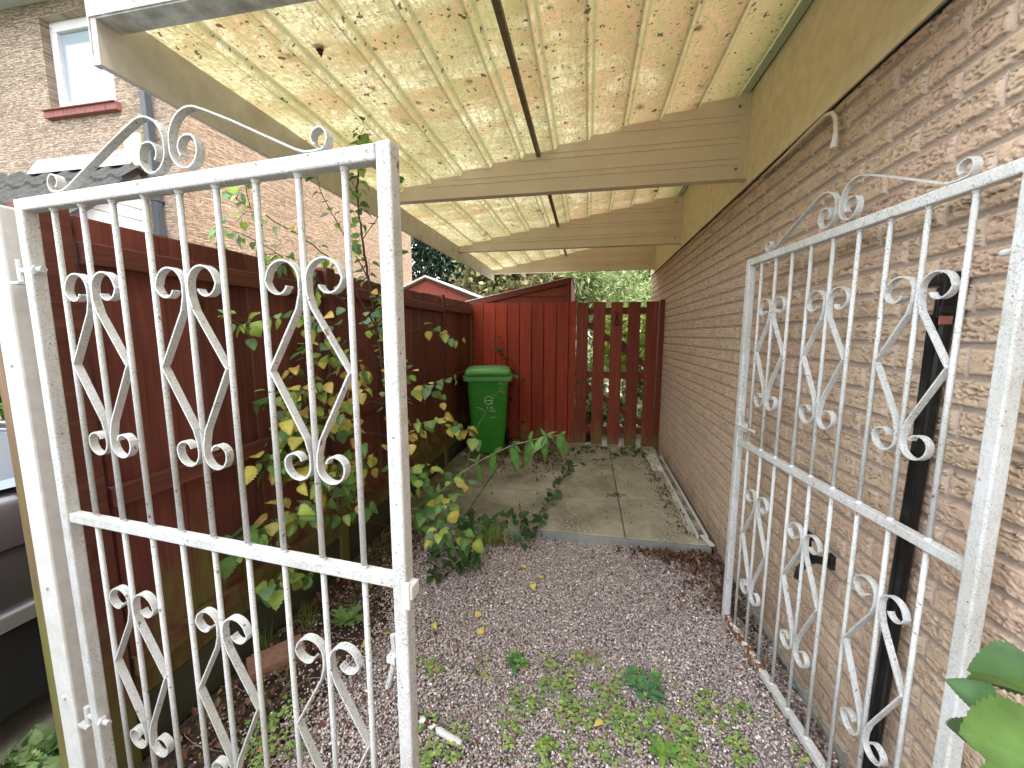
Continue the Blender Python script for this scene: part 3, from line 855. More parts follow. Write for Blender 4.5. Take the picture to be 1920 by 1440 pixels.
pg = empty('picket_gate', (.37, 4.97, .07), 'red picket gate with wide gaps beside the brick wall at the far end', 'gate')
b = MB()
pk = [(1090, 1102), ]
gx0, gx1 = -.142, .815
pw = .141; gap = (gx1-gx0-5*pw)/4
for i in range(5):
    x = gx0+i*(pw+gap)
    b.box(x, x+pw, 4.955, 4.975, .074+rnd.uniform(0, .008), 1.845+rnd.uniform(-.008, .006))
b.build('pickets', M['redgate'], pg, bevel=.002)
b = MB()
for z in (.22, .92, 1.70):
    b = MB(); b.box(gx0, gx1, 4.978, 5.018, z, z+.08); b.build('rail', M['redh'], pg, bevel=.002)
def brace(z0, z1):
    L = math.hypot(gx1-gx0-.06, z1-z0); a = math.atan2(z1-z0, gx1-gx0-.06)
    Mx = Matrix.Translation((gx0+.03, 4.998, z0)) @ Matrix.Rotation(-a, 4, 'Y')
    bb = MB(); bb.box(0, L, -.018, .018, -.035, .035, Mx); bb.build('brace', M['redh'], pg, bevel=.002)
brace(1.66, 1.02); brace(.88, .28)
b = MB(); x = gx0+2*(pw+gap)+pw/2
ring = [(x+.030*math.cos(a), 4.948-.004, 1.60+.034*math.sin(a)) for a in np.linspace(0, 2*math.pi, 17)]
b.tube(ring, .006, 8, cap=False)
b.tube([(x, 4.953, 1.66), (x, 4.943, 1.64)], [.016, .010], 8)
b.tube([(x-.02, 4.95, 1.72), (x-.004, 4.948, 1.69), (x+.004, 4.948, 1.66)], .006, 6); b.tube([(x+.022, 4.95, 1.725), (x+.006, 4.948, 1.695), (x, 4.948, 1.66)], .006, 6)
b.build('door_knocker', M['iron'], pg, smooth=True)
b = MB(); b.tube([(gx0+.03, 4.956, .86), (gx0+.03, 4.945, .86)], .022, 14); b.tube([(gx0+.03, 4.945, .86), (gx0+.03, 4.925, .86)], [.008, .012], 10); b.build('latch_knob', M['iron'], pg)
b = MB(); b.box(.828, .878, 4.94, 5.02, .06, 1.862); b.build('post', M['redgate'], pg, bevel=.003)

# ================================================================== GREEN BIN
bn = empty('wheelie_bin', (-1.13, 4.45, .07), 'green wheelie bin with faded lid standing in the corner of the red fences', 'bin')
def rrect(w_, d_, r, n=4):
    p = []
    for (sx, sy, a0) in ((1, 1, 0), (-1, 1, 90), (-1, -1, 180), (1, -1, 270)):
        for i in range(n+1):
            a = R(a0+90*i/n); p.append((sx*(w_/2-r)+r*math.cos(a), sy*(d_/2-r)+r*math.sin(a)))
    return p
def loft(mb, secs, cap=True):
    n0 = len(mb.v); k = len(secs[0][1])
    for z, poly, (ox, oy) in secs:
        mb.v += [(ox+p[0], oy+p[1], z) for p in poly]
    for i in range(len(secs)-1):
        for j in range(k):
            a = n0+i*k+j; b_ = n0+i*k+(j+1) % k
            mb.f.append((a, b_, b_+k, a+k))
    if cap:
        mb.f.append(tuple(n0+j for j in range(k))[::-1]); e = n0+(len(secs)-1)*k; mb.f.append(tuple(e+j for j in range(k)))
BX, BY, BZ = -1.14, 4.47, .07
m = MB()
loft(m, [(BZ+.02, rrect(.36, .44, .05), (BX, BY+.02)), (BZ+.30, rrect(.395, .49, .05), (BX, BY+.01)), (BZ+.80, rrect(.455, .58, .055), (BX, BY)), (BZ+.875, rrect(.470, .595, .055), (BX, BY))])
m.build('body', M['binbody'], bn, bevel=.004)
m = MB()
loft(m, [(BZ+.872, rrect(.545, .655, .05), (BX, BY)), (BZ+.925, rrect(.56, .665, .05), (BX, BY))]); rim = m.build('rim', M['binlid'], bn, bevel=.004)
for i in range(7):
    x = BX-.20+.0667*i; m = MB(); m.box(x-.004, x+.004, BY-.306, BY-.285, BZ+.835, BZ+.872); m.build('rim_rib', M['binbody'], bn)
m = MB()
loft(m, [(BZ+.930, rrect(.50, .63, .05), (BX, BY)), (BZ+.955, rrect(.515, .645, .05), (BX, BY)), (BZ+.985, rrect(.505, .62, .05), (BX, BY)), (BZ+1.005, rrect(.42, .5, .06), (BX, BY)), (BZ+1.012, rrect(.3, .36, .06), (BX, BY))])
lid = m.build('lid', M['binlid'], bn, bevel=.003)
m = MB(); m.box(BX-.19, BX+.19, BY-.335, BY-.31, BZ+.945, BZ+.965); m.build('lid_grip', M['binbody'], lid, bevel=.004)
m = MB(); m.tube([(BX-.22, BY+.35, BZ+.93), (BX+.22, BY+.35, BZ+.93)], .014, 8); m.build('handle', M['binbody'], bn)
for sx in (-1, 1):
    m = MB(); m.tube([(BX+sx*.20, BY+.25, BZ+.10), (BX+sx*.25, BY+.25, BZ+.10)], .10, 18); m.build('wheel', M['bindark'], bn, bevel=.01)
def text(txt, size, loc, parent, mat, name='lettering'):
    cu = bpy.data.curves.new(name, 'FONT'); cu.body = txt; cu.size = size; cu.extrude = .0006; cu.align_x = 'CENTER'
    o = bpy.data.objects.new('tmp', cu); C.objects.link(o)
    dg = bpy.context.evaluated_depsgraph_get(); me = bpy.data.meshes.new_from_object(o.evaluated_get(dg))
    bpy.data.objects.remove(o); bpy.data.curves.remove(cu)
    ob = bpy.data.objects.new(name, me); C.objects.link(ob); me.materials.clear(); me.materials.append(mat)
    ob.parent = parent; ob.matrix_parent_inverse = Matrix.Translation(-Vector(parent.get('_o')))
    tilt = R(90)-math.atan2(.05, .55)*.95
    ob.location = loc; ob.rotation_euler = (R(90)-(R(90)-tilt)*-1 if False else tilt+2*(R(90)-tilt), 0, 0)
    return ob
def binface(z):   # front face y at height z above the base
    h0 = z-BZ
    for (za, ya), (zb_, yb) in (((.02, -.20), (.30, -.235)), ((.30, -.235), (.80, -.29)), ((.80, -.29), (.875, -.2975))):
        if h0 <= zb_: return BY+ya+(yb-ya)*(h0-za)/(zb_-za)
    return BY-.2975
TX = BX+.025
m = MB()
zc = BZ+.655
cp_ = [(TX-.02+.045*math.cos(a), binface(zc+.045*math.sin(a))-.0015, zc+.045*math.sin(a)) for a in np.linspace(0, 2*math.pi, 25)]
m.tube(cp_, .0025, 6, cap=False); m.build('emblem_ring', M['print'], bn)
text('b', .034, (TX-.045, binface(zc)-.003, zc-.012), bn, M['print'])
m = MB(); m.box(TX-.035, TX+.012, binface(zc)-.003, binface(zc)-.0005, zc-.006, zc+.001); m.build('printed_line', M['print'], bn)
text('yn', .026, (TX+.020, binface(zc-.04)-.003, zc-.045), bn, M['print'])
for dz, xa, xb in ((-.083, .0, .022), (-.083, -.038, -.026), (-.094, .0, .034), (-.094, -.034, -.026)):
    m = MB(); m.box(TX+xa, TX+xb, binface(zc+dz)-.003, binface(zc+dz)-.0005, zc+dz, zc+dz+.006); m.build('printed_line', M['print'], bn)
text('Wast e', .026, (TX+.026, binface(zc-.13)-.003, zc-.132), bn, M['print'])
m = MB(); zq = zc-.20; m.box(TX, TX+.07, binface(zq)-.003, binface(zq)-.0005, zq, zq+.003); m.build('printed_line', M['print'], bn)

# ================================================================== LEAN-TO AND SHED BEYOND
lt = empty('lean_to_shed', (-.9, 5.9, 0), 'red boarded lean-to with sloping roof rising behind the far fence', 'shed')
zA, zB = 2.195, 1.905; xA, xB = -.24, -1.64
def lz(x): return zB+(zA-zB)*(x-xB)/(xA-xB)
b = MB()
b.prism([(xB, 0), (xA-.02, 0), (xA-.02, lz(xA)-.035), (xB, lz(xB)-.035)], 'y', 5.33, 6.6)
b.build('wall', M['redh'], lt)
b = MB()
for z in (1.70, 1.83, 1.96, 2.09):
    xl = max(xB, xB+(z+.06-zB)/(zA-zB)*(xA-xB))
    if xl < xA-.1: b.prism([(5.329, z), (5.317, z+.004), (5.325, z+.115), (5.329, z+.115)], 'x', xl, xA-.05)
b.build('cladding', M['redh'], lt)
b = MB(); b.prism([(xB-.05, lz(xB)-.085), (xA-.01, lz(xA)-.075), (xA+.005, lz(xA)), (xB-.05, lz(xB)-.012)], 'y', 5.29, 5.315); b.build('barge_board', M['redh'], lt, bevel=.003)
b = MB(); b.box(xA-.06, xA-.008, 5.30, 5.328, .1, lz(xA)-.08); b.box(xA-.004, xA+.010, 5.30, 6.6, 1.0, lz(xA)-.01); b.build('corner_trim', M['redh'], lt, bevel=.003)
b = MB(); b.prism([(xB-.06, lz(xB)-.008), (xA+.03, lz(xA)+.004), (xA+.03, lz(xA)+.014), (xB-.06, lz(xB)+.002)], 'y', 5.28, 6.65); b.build('roof', M['shedfelt'], lt)

sh = empty('garden_shed', (-3.1, 9, 0), 'faded red gabled shed with grey felt roof beyond the left fence', 'shed')
ax, az_ = -3.38, 2.655
b = MB(); b.prism([(-4.3, 0), (-2.42, 0), (-2.42, 2.22), (ax, az_-.03), (-4.3, 2.22)], 'y', 8.0, 12.4); b.build('wall', M['shedred'], sh)
b = MB(); b.prism([(ax, az_), (-2.18, 2.19), (-2.18, 2.225), (ax, az_+.04)], 'y', 7.92, 12.5); b.prism([(ax, az_), (-4.5, 2.19), (-4.5, 2.225), (ax, az_+.04)], 'y', 7.92, 12.5); b.build('roof', M['shedfelt'], sh)
b = MB(); b.prism([(ax, az_-.04), (-2.2, 2.13), (-2.2, 2.187), (ax, az_-.003)], 'y', 7.94, 7.965); b.prism([(ax, az_-.04), (-4.48, 2.13), (-4.48, 2.187), (ax, az_-.003)], 'y', 7.935, 7.96); b.build('barge_board', M['bark'], sh)

# ================================================================== NEIGHBOUR HOUSE
nh = empty('brick_house', (-6, 5.5, 0), 'neighbouring brick house with white upstairs window, seen over the left fence', 'house')
XC, YF, YB = -4.10, 3.5, 8.85
wx0, wx1, wz0, wz1 = -5.68, -4.80, 3.81, 4.72
b = MB()
def wallq(mb, x0, x1, z0, z1, y): mb.quad((x0, y, z0), (x1, y, z0), (x1, y, z1), (x0, y, z1))
xw = -11
for (x0, x1, z0, z1) in ((xw, XC, -.02, wz0), (xw, XC, wz1, 5.0), (xw, wx0, wz0, wz1), (wx1, XC, wz0, wz1)): wallq(b, x0, x1, z0, z1, YF)
b.quad((wx0, YF, wz0), (wx0, YF+.10, wz0), (wx0, YF+.10, wz1), (wx0, YF, wz1)); b.quad((wx1, YF, wz0), (wx1, YF+.10, wz0), (wx1, YF+.10, wz1), (wx1, YF, wz1))
b.quad((wx0, YF, wz1), (wx1, YF, wz1), (wx1, YF+.10, wz1), (wx0, YF+.10, wz1))
b.build('front_wall', M['brick_front'], nh)
b = MB(); b.v += [(XC, YF, -.02), (XC, YB, -.02), (XC, YB, 5.0), (XC, (YF+YB)/2, 6.8), (XC, YF, 5.0)]; b.f.append((0, 1, 2, 3, 4)); b.build('side_wall', M['brick_side'], nh)
b = MB(); b.quad((xw, YB, -.02), (XC, YB, -.02), (XC, YB, 5.0), (xw, YB, 5.0)); b.build('rear_wall', M['brick_front'], nh)
b = MB(); ym = (YF+YB)/2
b.prism([(YF-.35, 4.93), (YF-.35, 5.03), (ym, 6.95), (YB+.35, 5.03), (YB+.35, 4.93), (ym, 6.83)], 'x', xw, XC+.08); b.build('roof', M['tile'], nh)
b = MB(); b.box(xw, XC+.02, YF-.33, YF+.01, 4.86, 4.875); b.build('soffit', M['soffit'], nh)
wn = MB(); f_ = .055
y0_, y1_ = YF+.075, YF+.13
wn.box(wx0, wx1, y0_, y1_, wz0, wz0+f_); wn.box(wx0, wx1, y0_, y1_, wz1-f_, wz1)
wn.box(wx0, wx0+f_, y0_, y1_, wz0+f_, wz1-f_); wn.box(wx1-f_, wx1, y0_, y1_, wz0+f_, wz1-f_)
s0 = f_+.002
wn.box(wx0+s0, wx1-s0, y0_-.012, y1_-.015, wz0+s0, wz0+s0+.05); wn.box(wx0+s0, wx1-s0, y0_-.012, y1_-.015, wz1-s0-.05, wz1-s0)
wn.box(wx0+s0, wx0+s0+.05, y0_-.012, y1_-.015, wz0+s0+.05, wz1-s0-.05); wn.box(wx1-s0-.05, wx1-s0, y0_-.012, y1_-.015, wz0+s0+.05, wz1-s0-.05)
wf = wn.build('window', M['whitepvc'], nh, bevel=.006)
b = MB(); wallq(b, wx0+.1, wx1-.1, wz0+.1, wz1-.1, YF+.10); b.build('pane', M['glass'], wf)
b = MB()
for i in range(8):
    x = wx0+.13+i*.085; b.box(x, x+.075, YF+.16, YF+.163, wz0+.05, wz1-.05)
b.build('blind', M['blind'], wf)
b = MB()
for i in range(7):
    x = wx0-.03+i*.138; b.box(x+.002, x+.136, YF-.05, YF+.07, wz0-.085, wz0-.012)
    b.prism([(YF-.07, wz0-.020), (YF+.075, wz0-.010), (YF+.075, wz0+.004), (YF-.07, wz0-.008)], 'x', x+.002, x+.136)
b.build('sill', M['sill'], wf, bevel=.003)
b = MB(); xd = -4.36
b.box(xd-.032, xd+.032, YF-.09, YF-.025, 2.46, 4.9); b.box(xd-.037, xd+.037, YF-.094, YF-.02, 2.46, 2.54); b.box(xd-.04, xd+.04, YF-.094, YF, 2.80, 2.82)
b.build('downpipe', M['greypvc'], nh, bevel=.004)
b = MB(); b.box(-4.66, -4.46, YF-.09, YF-.001, 3.14, 3.46); vt = b.build('alarm_box', M['ivory'], nh, bevel=.015)
# porch: tiled lean-to roof, white clad side
XP = -4.60
ya, yb2 = 2.78, 3.498
def pz(y): return 2.50+(y-2.82)*1.06
b = MB(); b.box(XP-2.6, XP-.06, 2.95, yb2-.01, 0, 2.5); b.build('porch_wall', M['brick_front'], nh)
b = MB()
b.prism([(2.84, 2.50), (yb2, 2.50), (yb2, pz(yb2)-.06)], 'x', XP-.05, XP-.006)
b.build('porch_gable', M['whitepvc'], nh)
b = MB()
for i in range(6):
    z = 2.515+i*.115; yl = 2.82+(z+.06-2.50+.03)/1.06; yl2 = 2.82+(z+.112-2.50+.05)/1.06
    if yl2 < yb2-.03: b.prism([(yl, z), (yb2, z), (yb2, z+.108), (yl2, z+.108)], 'x', XP-.004, XP+.008)
b.box(XP-.01, XP+.016, 2.80, yb2, 2.485, 2.512)
b.build('side_cladding', M['whitepvc'], nh, bevel=.002)
b = MB()
for r_ in range(3):                       # roll tile courses, each overlapping the one below
    y1 = ya-.03+r_*.235; y2 = y1+.26
    for c_ in range(12):
        xx = XP+.14-c_*.27
        prof = [(xx-.27, 0), (xx-.20, .0), (xx-.17, .022), (xx-.135, .032), (xx-.10, .022), (xx-.07, 0), (xx, .0)]
        n0 = len(b.v)
        for yy, dz in ((y1, .05), (y2, .012)):
            for (x_, z_) in prof: b.v.append((x_, yy, pz(yy)+z_*1.2+dz))
        k = len(prof)
        for q in range(k-1): b.f.append((n0+q, n0+q+1, n0+k+q+1, n0+k+q))
        n1 = len(b.v)
        for (x_, z_) in prof: b.v.append((x_, y1+.004, pz(y1)+z_*1.2+.012))
        for q in range(k-1): b.f.append((n0+q, n0+q+1, n1+q+1, n1+q))
b.build('porch_roof', M['tile'], nh)
b = MB()
for c_ in range(1): b.prism([(yb2-.12, pz(yb2-.12)+.062), (yb2-.001, pz(yb2)+.055), (yb2-.001, 3.345), (yb2-.015, 3.345)], 'x', -5.95, XP+.04)
b.build('flashing', M['lead'], nh)
b = MB(); b.prism([(ya, pz(ya)-.08), (yb2, pz(yb2)-.085), (yb2, pz(yb2)+.005), (ya, pz(ya)+.005)], 'x', XP+.012, XP+.045); b.build('verge_board', M['greycement'], nh)
b = MB(); b.tube([(XP-2.8, ya-.05, pz(ya)-.045), (XP+.06, ya-.05, pz(ya)-.045)], .05, 10); b.build('gutter', M['greypvc'], nh)
b = MB(); b.box(XP-2.8, XP+.01, ya-.01, 2.95, 2.40, 2.46); b.build('porch_soffit', M['whitepvc'], nh)

# ================================================================== CAR
car = empty('parked_car', (-2.95, .2, 0), 'dark grey car on the neighbouring drive, its front corner showing past the white post', 'car')
def car_sec(y, zc, zh, w_, zb=.20, round_=.14):
    """half-profile cross-section at y: bottom .. shoulder .. bonnet"""
    xs_ = [(-w_, zb), (-w_-.0, zb+.12), (-w_+.005, .46), (-w_-.012, .60), (-w_+.01, zh-.17), (-w_+.05, zh-.07), (-w_+round_, zh-.02), (-w_*.5, zh+zc), (0, zh+zc*1.3)]
    return [(x, z) for x, z in xs_]
secs = []
for (y, zh, w_, zb) in ((2.13, .62, .50, .28), (2.10, .70, .66, .24), (1.98, .80, .80, .20), (1.75, .88, .87, .18), (1.4, .915, .885, .14), (1.05, .93, .89, .13), (.6, .945, .89, .13), (-.6, .96, .89, .13), (-1.5, .97, .88, .14), (-2.0, .96, .84, .22), (-2.2, .80, .74, .30)):
    hp = car_sec(y, .02, zh, w_, zb); secs.append((y, hp+[(-x, z) for x, z in hp[::-1][1:]]))
b = MB(); k = len(secs[0][1]); CX = -2.86
for y, pr in secs: b.v += [(CX+x, y, z) for x, z in pr]
for i in range(len(secs)-1):
    for j in range(k-1): a = i*k+j; b.f.append((a, a+1, a+k+1, a+k))
    a = i*k; b.f.append((a+k-1, a, a+k, a+2*k-1))
b.f.append(tuple(range(k))); b.f.append(tuple((len(secs)-1)*k+j for j in range(k))[::-1])
o = b.build('body', M['carpaint'], car, smooth=True); sm = o.modifiers.new('s', 'SUBSURF'); sm.levels = 1; sm.render_levels = 2
b = MB()
cabs = [(1.62, .80, .945, .03), (.05, .68, 1.38, .0), (-.9, .70, 1.42, 0), (-1.75, .74, 1.05, .0)]
for (y, w_, z, _) in cabs: b.v += [(CX-w_-.06, y, .90), (CX-w_+.05, y, z), (CX+w_-.05, y, z), (CX+w_+.06, y, .90)]
for i in range(3):
    for j in range(3): a = i*4+j; b.f.append((a, a+1, a+5, a+4))
b.build('glasshouse', M['glass'], car, bevel=.03)
b = MB(); b.box(CX-.62, CX+.62, -.95, .12, 1.385, 1.435); b.build('roof', M['carpaint'], car, bevel=.02)
for s_ in (-1, 1):
    b = MB(); b.tube([(CX+s_*.76, 1.62, .955), (CX+s_*.705, .85, 1.175), (CX+s_*.64, .05, 1.39)], .014, 8); b.build('pillar', M['carsilver'], car, smooth=True)
b = MB(); b.box(CX+.888, CX+.915, -1.2, 1.75, .43, .49); b.build('sill_trim', M['carsilver'], car, bevel=.008)
b = MB(); b.box(CX+.86, CX+.902, -1.5, 1.9, .12, .425); b.build('lower_panel', M['carblack'], car, bevel=.01)
b = MB(); b.box(CX+.889, CX+.896, -1.4, 1.8, .70, .712); b.build('door_crease', M['carblack'], car)
b = MB(); b.prism([(CX+.86, .925), (CX+.90, .915), (CX+.90, .935), (CX+.80, 1.0)], 'y', 1.06, 1.20); b.build('wing_mirror', M['carblack'], car, bevel=.02)
for (x, y) in ((CX+.80, 1.42), (CX-.80, 1.42), (CX+.80, -1.35), (CX-.80, -1.35)):
    b = MB(); b.tube([(x-.10, y, .31), (x+.10, y, .31)], .31, 28); wq = b.build('wheel', M['tyre'], car, bevel=.03)
    b = MB(); b.tube([(x-.105, y, .31), (x+.105, y, .31)], .19, 20); b.build('rim', M['carsilver'], wq, bevel=.01)
for s_ in (-1, 1):
    b = MB(); b.box(CX+s_*.62-.13, CX+s_*.62+.13, 1.93, 2.07, .60, .74); b.build('headlight', M['glass'], car, bevel=.04)

# ================================================================== THINGS ON THE GROUND AND AGAINST THE WALL
bp = empty('black_gutter_length', (WX-.03, 1.17, 0), 'long black plastic pipe leaning against the brick wall behind the right gate', 'pipe')
b = MB(); p0 = Vector((WX-.045, 1.185, .01)); p1 = Vector((WX-.018, 1.165, 1.565))
ax_ = (p1-p0)
for k_, (w2, r_) in enumerate(((.0, .024),)):
    b.tube([p0, p1], .019, 14)
b.build('pipe', M['blackpvc'], bp, smooth=False, bevel=.003)
b = MB(); b.box(WX-.047, WX-.042, 1.150, 1.172, .05, 1.50); b.build('side_lip', M['blackpvc'], bp)
b = MB(); b.box(WX-.048, WX-.004, 1.132, 1.150, 1.49, 1.60); b.box(WX-.05, WX-.004, 1.150, 1.205, 1.568, 1.598); b.box(WX-.06, WX-.03, 1.118, 1.127, 1.50, 1.52); b.build('end_bracket', M['blackpvc'], bp, bevel=.004)
b = MB(); b.box(WX-.057, WX-.03, 1.124, 1.1265, 1.475, 1.495); b.build('red_tag', M['sill'], bp)

# white plastic trim lengths dumped by the wall
def plank(name, p0, p1, w_, h_, mat, label, lip=True, grp='white plastic trims lying by the wall'):
    p0 = Vector(p0); p1 = Vector(p1); d = (p1-p0); L = d.length; d.normalize(); sd_ = Vector((d.y, -d.x, 0)).normalized(); up_ = sd_.cross(d)
    Mx = Matrix(((d.x, sd_.x, up_.x, p0.x), (d.y, sd_.y, up_.y, p0.y), (d.z, sd_.z, up_.z, p0.z), (0, 0, 0, 1)))
    b = MB()
    if lip:
        b.box(.0, L-.02, -w_/2, -w_/2+.009, .0, h_, Mx); b.box(0, L-.05, w_/2-.012, w_/2, .0, h_*.8, Mx)
    else: b.box(0, L, -w_/2, w_/2, 0, .012, Mx)
    o = b.build(name, mat, None, bevel=.0008, seg=1); o['_o'] = (0, 0, 0)
    if lip:
        b = MB(); b.box(.005, L-.06, -w_/2+.0093, w_/2-.0123, 0.001, .006, Mx); b.build('channel_floor', M['channel'], o)
    return tag(o, label, 'plastic trim', grp)
plank('plastic_trim', (.795, 2.70, .075), (.81, 4.60, .076), .072, .030, M['whitepvc'], 'longest dirty white channel trim lying on the patio beside the brick wall')
plank('plastic_trim', (.725, 4.05, .074), (.735, 4.76, .074), .10, .010, M['dirtypvc'], 'short wide white board nearest the picket gate', lip=False)
plank('plastic_trim', (.738, 2.80, .0735), (.765, 3.75, .0735), .030, .014, M['dirtypvc'], 'thin pale strip to the left of the long channel trim')
plank('plastic_trim', (.825, 2.60, .085), (.800, 2.74, .078), .030, .005, M['whitepvc'], 'small broken white offcut hanging over the patio edge', lip=False)

tb = MB(); tb.tube([atz(760, 1330, .035), atz(865, 1396, .030)], .0125, 14, cap=False)
pA, pB = atz(760, 1330, .035), atz(865, 1396, .030); tb.tube([pA, pB], .0105, 14)
tb = tb.build('metal_tube', M['post'], None, smooth=True); tag(tb, 'short white painted metal tube with rust lying on the gravel by the left gate', 'tube')
rr = MB(); rr.tube([pA.lerp(pB, .02)+Vector((0,0,.0004)), pA.lerp(pB, .62)+Vector((0,0,.0004))], .0129, 14, cap=False)
t = NT('rust_patches'); t.base((.10, .035, .02)); t.rough(.9)
tp_ = t.n('BsdfTransparent'); ms = t.n('MixShader'); t.l(t.ramp(t.noise(45, 5, .7), [(.50, 0), (.53, 1)]), ms.inputs[0]); t.l(tp_.outputs[0], ms.inputs[1]); t.l(t.b.outputs[0], ms.inputs[2]); t.l(ms.outputs[0], t.out.inputs['Surface'])
rr.build('rust', t.m, tb, smooth=True)
lb = MB(); c = atz(520, 1238, .03); Mx = Matrix.Translation(c) @ Matrix.Rotation(R(52), 4, 'Z') @ Matrix.Rotation(R(6), 4, 'X')
lb.box(-.107, .107, -.05, .05, -.025, .04, Mx); tag(lb.build('loose_brick', M['brickloose'], None, bevel=.004), 'single loose reddish brick lying on the soil near the fence foot', 'brick')
sb = MB(); c = Vector((.20, 4.20, .075)); Mx = Matrix.Translation(c) @ Matrix.Rotation(R(20), 4, 'Z')
sb.box(-.09, .09, -.05, .05, -.004, .014, Mx); tag(sb.build('broken_slab_piece', M['patio'], None, bevel=.005), 'small flat broken slab piece lying on the patio before the picket gate', 'slab piece')

# ================================================================== PLANTS
def grow(name, label, cat, paths, tpl, size, colf, spacing=.035, stem_r=.004, bark=None, jitter=.5, hang=.6, group=None, leafmat=None, pet=.02, loc=None):
    """paths: list of (points, r0, leaf_from, size_mul); a thing with stems and foliage"""
    loc = loc or paths[0][0][0]
    o = empty(name, loc, label, cat, group)
    st_ = MB(); its = []
    for (pts, r0, t0, sm_) in paths:
        sub = []
        L = sum((pts[i+1]-pts[i]).length for i in range(len(pts)-1)); ns = max(6, int(L/.04))
        for i in range(ns+1):
            p = lerp_path(pts, i/ns)
            sub.append(p+rv(.004*min(1, L*3)))
        st_.tube(sub, [r0*(1-.75*i/ns) for i in range(ns+1)], 6)
        n_ = int(L*(1-t0)/spacing)
        for i in range(n_):
            t = t0+(1-t0)*(i+rnd.random())/max(1, n_)
            p = lerp_path(pts, t); q = lerp_path(pts, min(1, t+.04)); d = (q-p)
            d = d.normalized() if d.length > 1e-6 else Vector((0, 0, 1))
            sd_ = rv(1); sd_ = (sd_-d*sd_.dot(d)); sd_ = sd_.normalized() if sd_.length > .01 else Vector((1, 0, 0))
            ld = (sd_*.9+d*.5+Vector((0, 0, -hang))+rv(jitter*.4)).normalized()
            tip = p+(sd_*.6+d*.4).normalized()*pet*rnd.uniform(.6, 1.5)
            st_.tube([p, tip], .0008, 3, cap=False)
            up_ = Vector((0, -.45, 1))+rv(jitter)
            if abs(up_.normalized().dot(ld)) > .93: up_ = Vector((0, -1, .2))
            its.append((tip, ld, up_, size*sm_*rnd.uniform(.7, 1.25), colf(tip)))
    st_.build('stem', bark or M['bark'], o, smooth=True)
    leaves('foliage', its, tpl, leafmat or M['leaf'], o)
    return o
def A(*l): return [at(*p) for p in l]
def sub_twigs(pts, n, length, spread=.7):
    res = []
    for i in range(n):
        t = rnd.uniform(.25, .98); p = lerp_path(pts, t); q = lerp_path(pts, min(1, t+.05)); d = (q-p)
        d = d.normalized() if d.length > 1e-6 else Vector((0, 0, 1))
        e = (d*.6+rv(spread)+Vector((.1, -.1, .05))).normalized()*length*rnd.uniform(.5, 1.2)
        res.append([p, p+e*.5+Vector((0, 0, .01)), p+e-Vector((0, 0, .03))])
    return res
tr = A((742, 1050, 2.19), (736, 930, 2.12), (728, 780, 2.06), (712, 650, 2.0), (695, 547, 1.95), (678, 440, 1.90), (669, 360, 1.86), (674, 252, 1.80))
main = [
 (tr, .011, .30, .8),
 (A((744, 1048, 2.2), (760, 900, 2.15), (752, 760, 2.1), (735, 640, 2.06), (722, 560, 2.0)), .008, .2, .9),
 (A((708, 620, 2.0), (640, 500, 1.85), (560, 440, 1.75), (470, 390, 1.68), (412, 352, 1.62)), .0045, .25, .72),
 (A((712, 640, 2.0), (640, 560, 1.8), (560, 500, 1.7), (470, 445, 1.62), (400, 420, 1.55)), .004, .2, .75),
 (A((716, 690, 2.0), (640, 610, 1.75), (540, 590, 1.5), (470, 600, 1.36), (430, 600, 1.30)), .0035, .25, .85),
 (A((690, 520, 1.93), (640, 430, 1.85), (600, 360, 1.8), (590, 300, 1.75)), .003, .3, .7),
 (A((680, 450, 1.9), (720, 390, 1.95), (750, 330, 2.0)), .0025, .2, .7),
 (A((700, 570, 1.96), (735, 500, 2.0), (765, 470, 2.05)), .0025, .2, .75),
 (A((730, 650, 2.05), (780, 615, 2.15), (830, 620, 2.2), (862, 640, 2.2)), .0025, .35, .75),
 (A((735, 740, 2.1), (790, 730, 2.15), (850, 705, 2.2)), .003, .3, .85),
 (A((738, 800, 2.1), (800, 790, 2.1), (868, 806, 2.1)), .003, .25, .95),
 (A((724, 760, 2.05), (650, 740, 1.8), (570, 735, 1.62), (495, 760, 1.45)), .004, .2, 1.0),
 (A((730, 820, 2.08), (660, 800, 1.85), (600, 790, 1.7), (540, 800, 1.58)), .004, .2, 1.0),
 (A((726, 720, 2.05), (690, 690, 1.95), (640, 660, 1.85), (600, 670, 1.75)), .003, .2, .9),
 (A((738, 940, 2.12), (650, 900, 1.75), (560, 880, 1.55), (480, 868, 1.38)), .005, .3, 1.15),
 (A((740, 990, 2.14), (640, 960, 1.7), (560, 960, 1.52), (480, 985, 1.38)), .005, .3, 1.15),
 (A((742, 1040, 2.17), (640, 1060, 1.7), (560, 1080, 1.5), (500, 1105, 1.36)), .0035, .4, 1.1),
 (A((738, 880, 2.1), (700, 850, 1.95), (660, 880, 1.85), (620, 900, 1.75)), .003, .2, 1.0),
 (A((742, 1000, 2.16), (790, 960, 2.1), (850, 935, 2.05)), .003, .25, 1.0),
 (A((744, 1030, 2.18), (800, 1000, 2.1), (860, 990, 2.0), (890, 1030, 1.98)), .003, .25, 1.0),
 (A((742, 900, 2.12), (780, 870, 2.15), (800, 900, 2.2)), .003, .3, .9),
]
for idx, nt_ in ((0, 9), (1, 13), (2, 4), (3, 5), (11, 10), (12, 11), (13, 9), (14, 9), (15, 9), (17, 10), (18, 6), (19, 7), (10, 3), (9, 2), (4, 2), (20, 4)):
    for q in sub_twigs(main[idx][0], nt_, .17): main.append((q, .002, .15, main[idx][3]))
def sap_col(p):
    low = 1.35-p.z
    py = .10+.42*math.exp(-((p.z-.95)/.38)**2)*(1 if p.x > -1.30 else .30)
    return pick(py, .28)
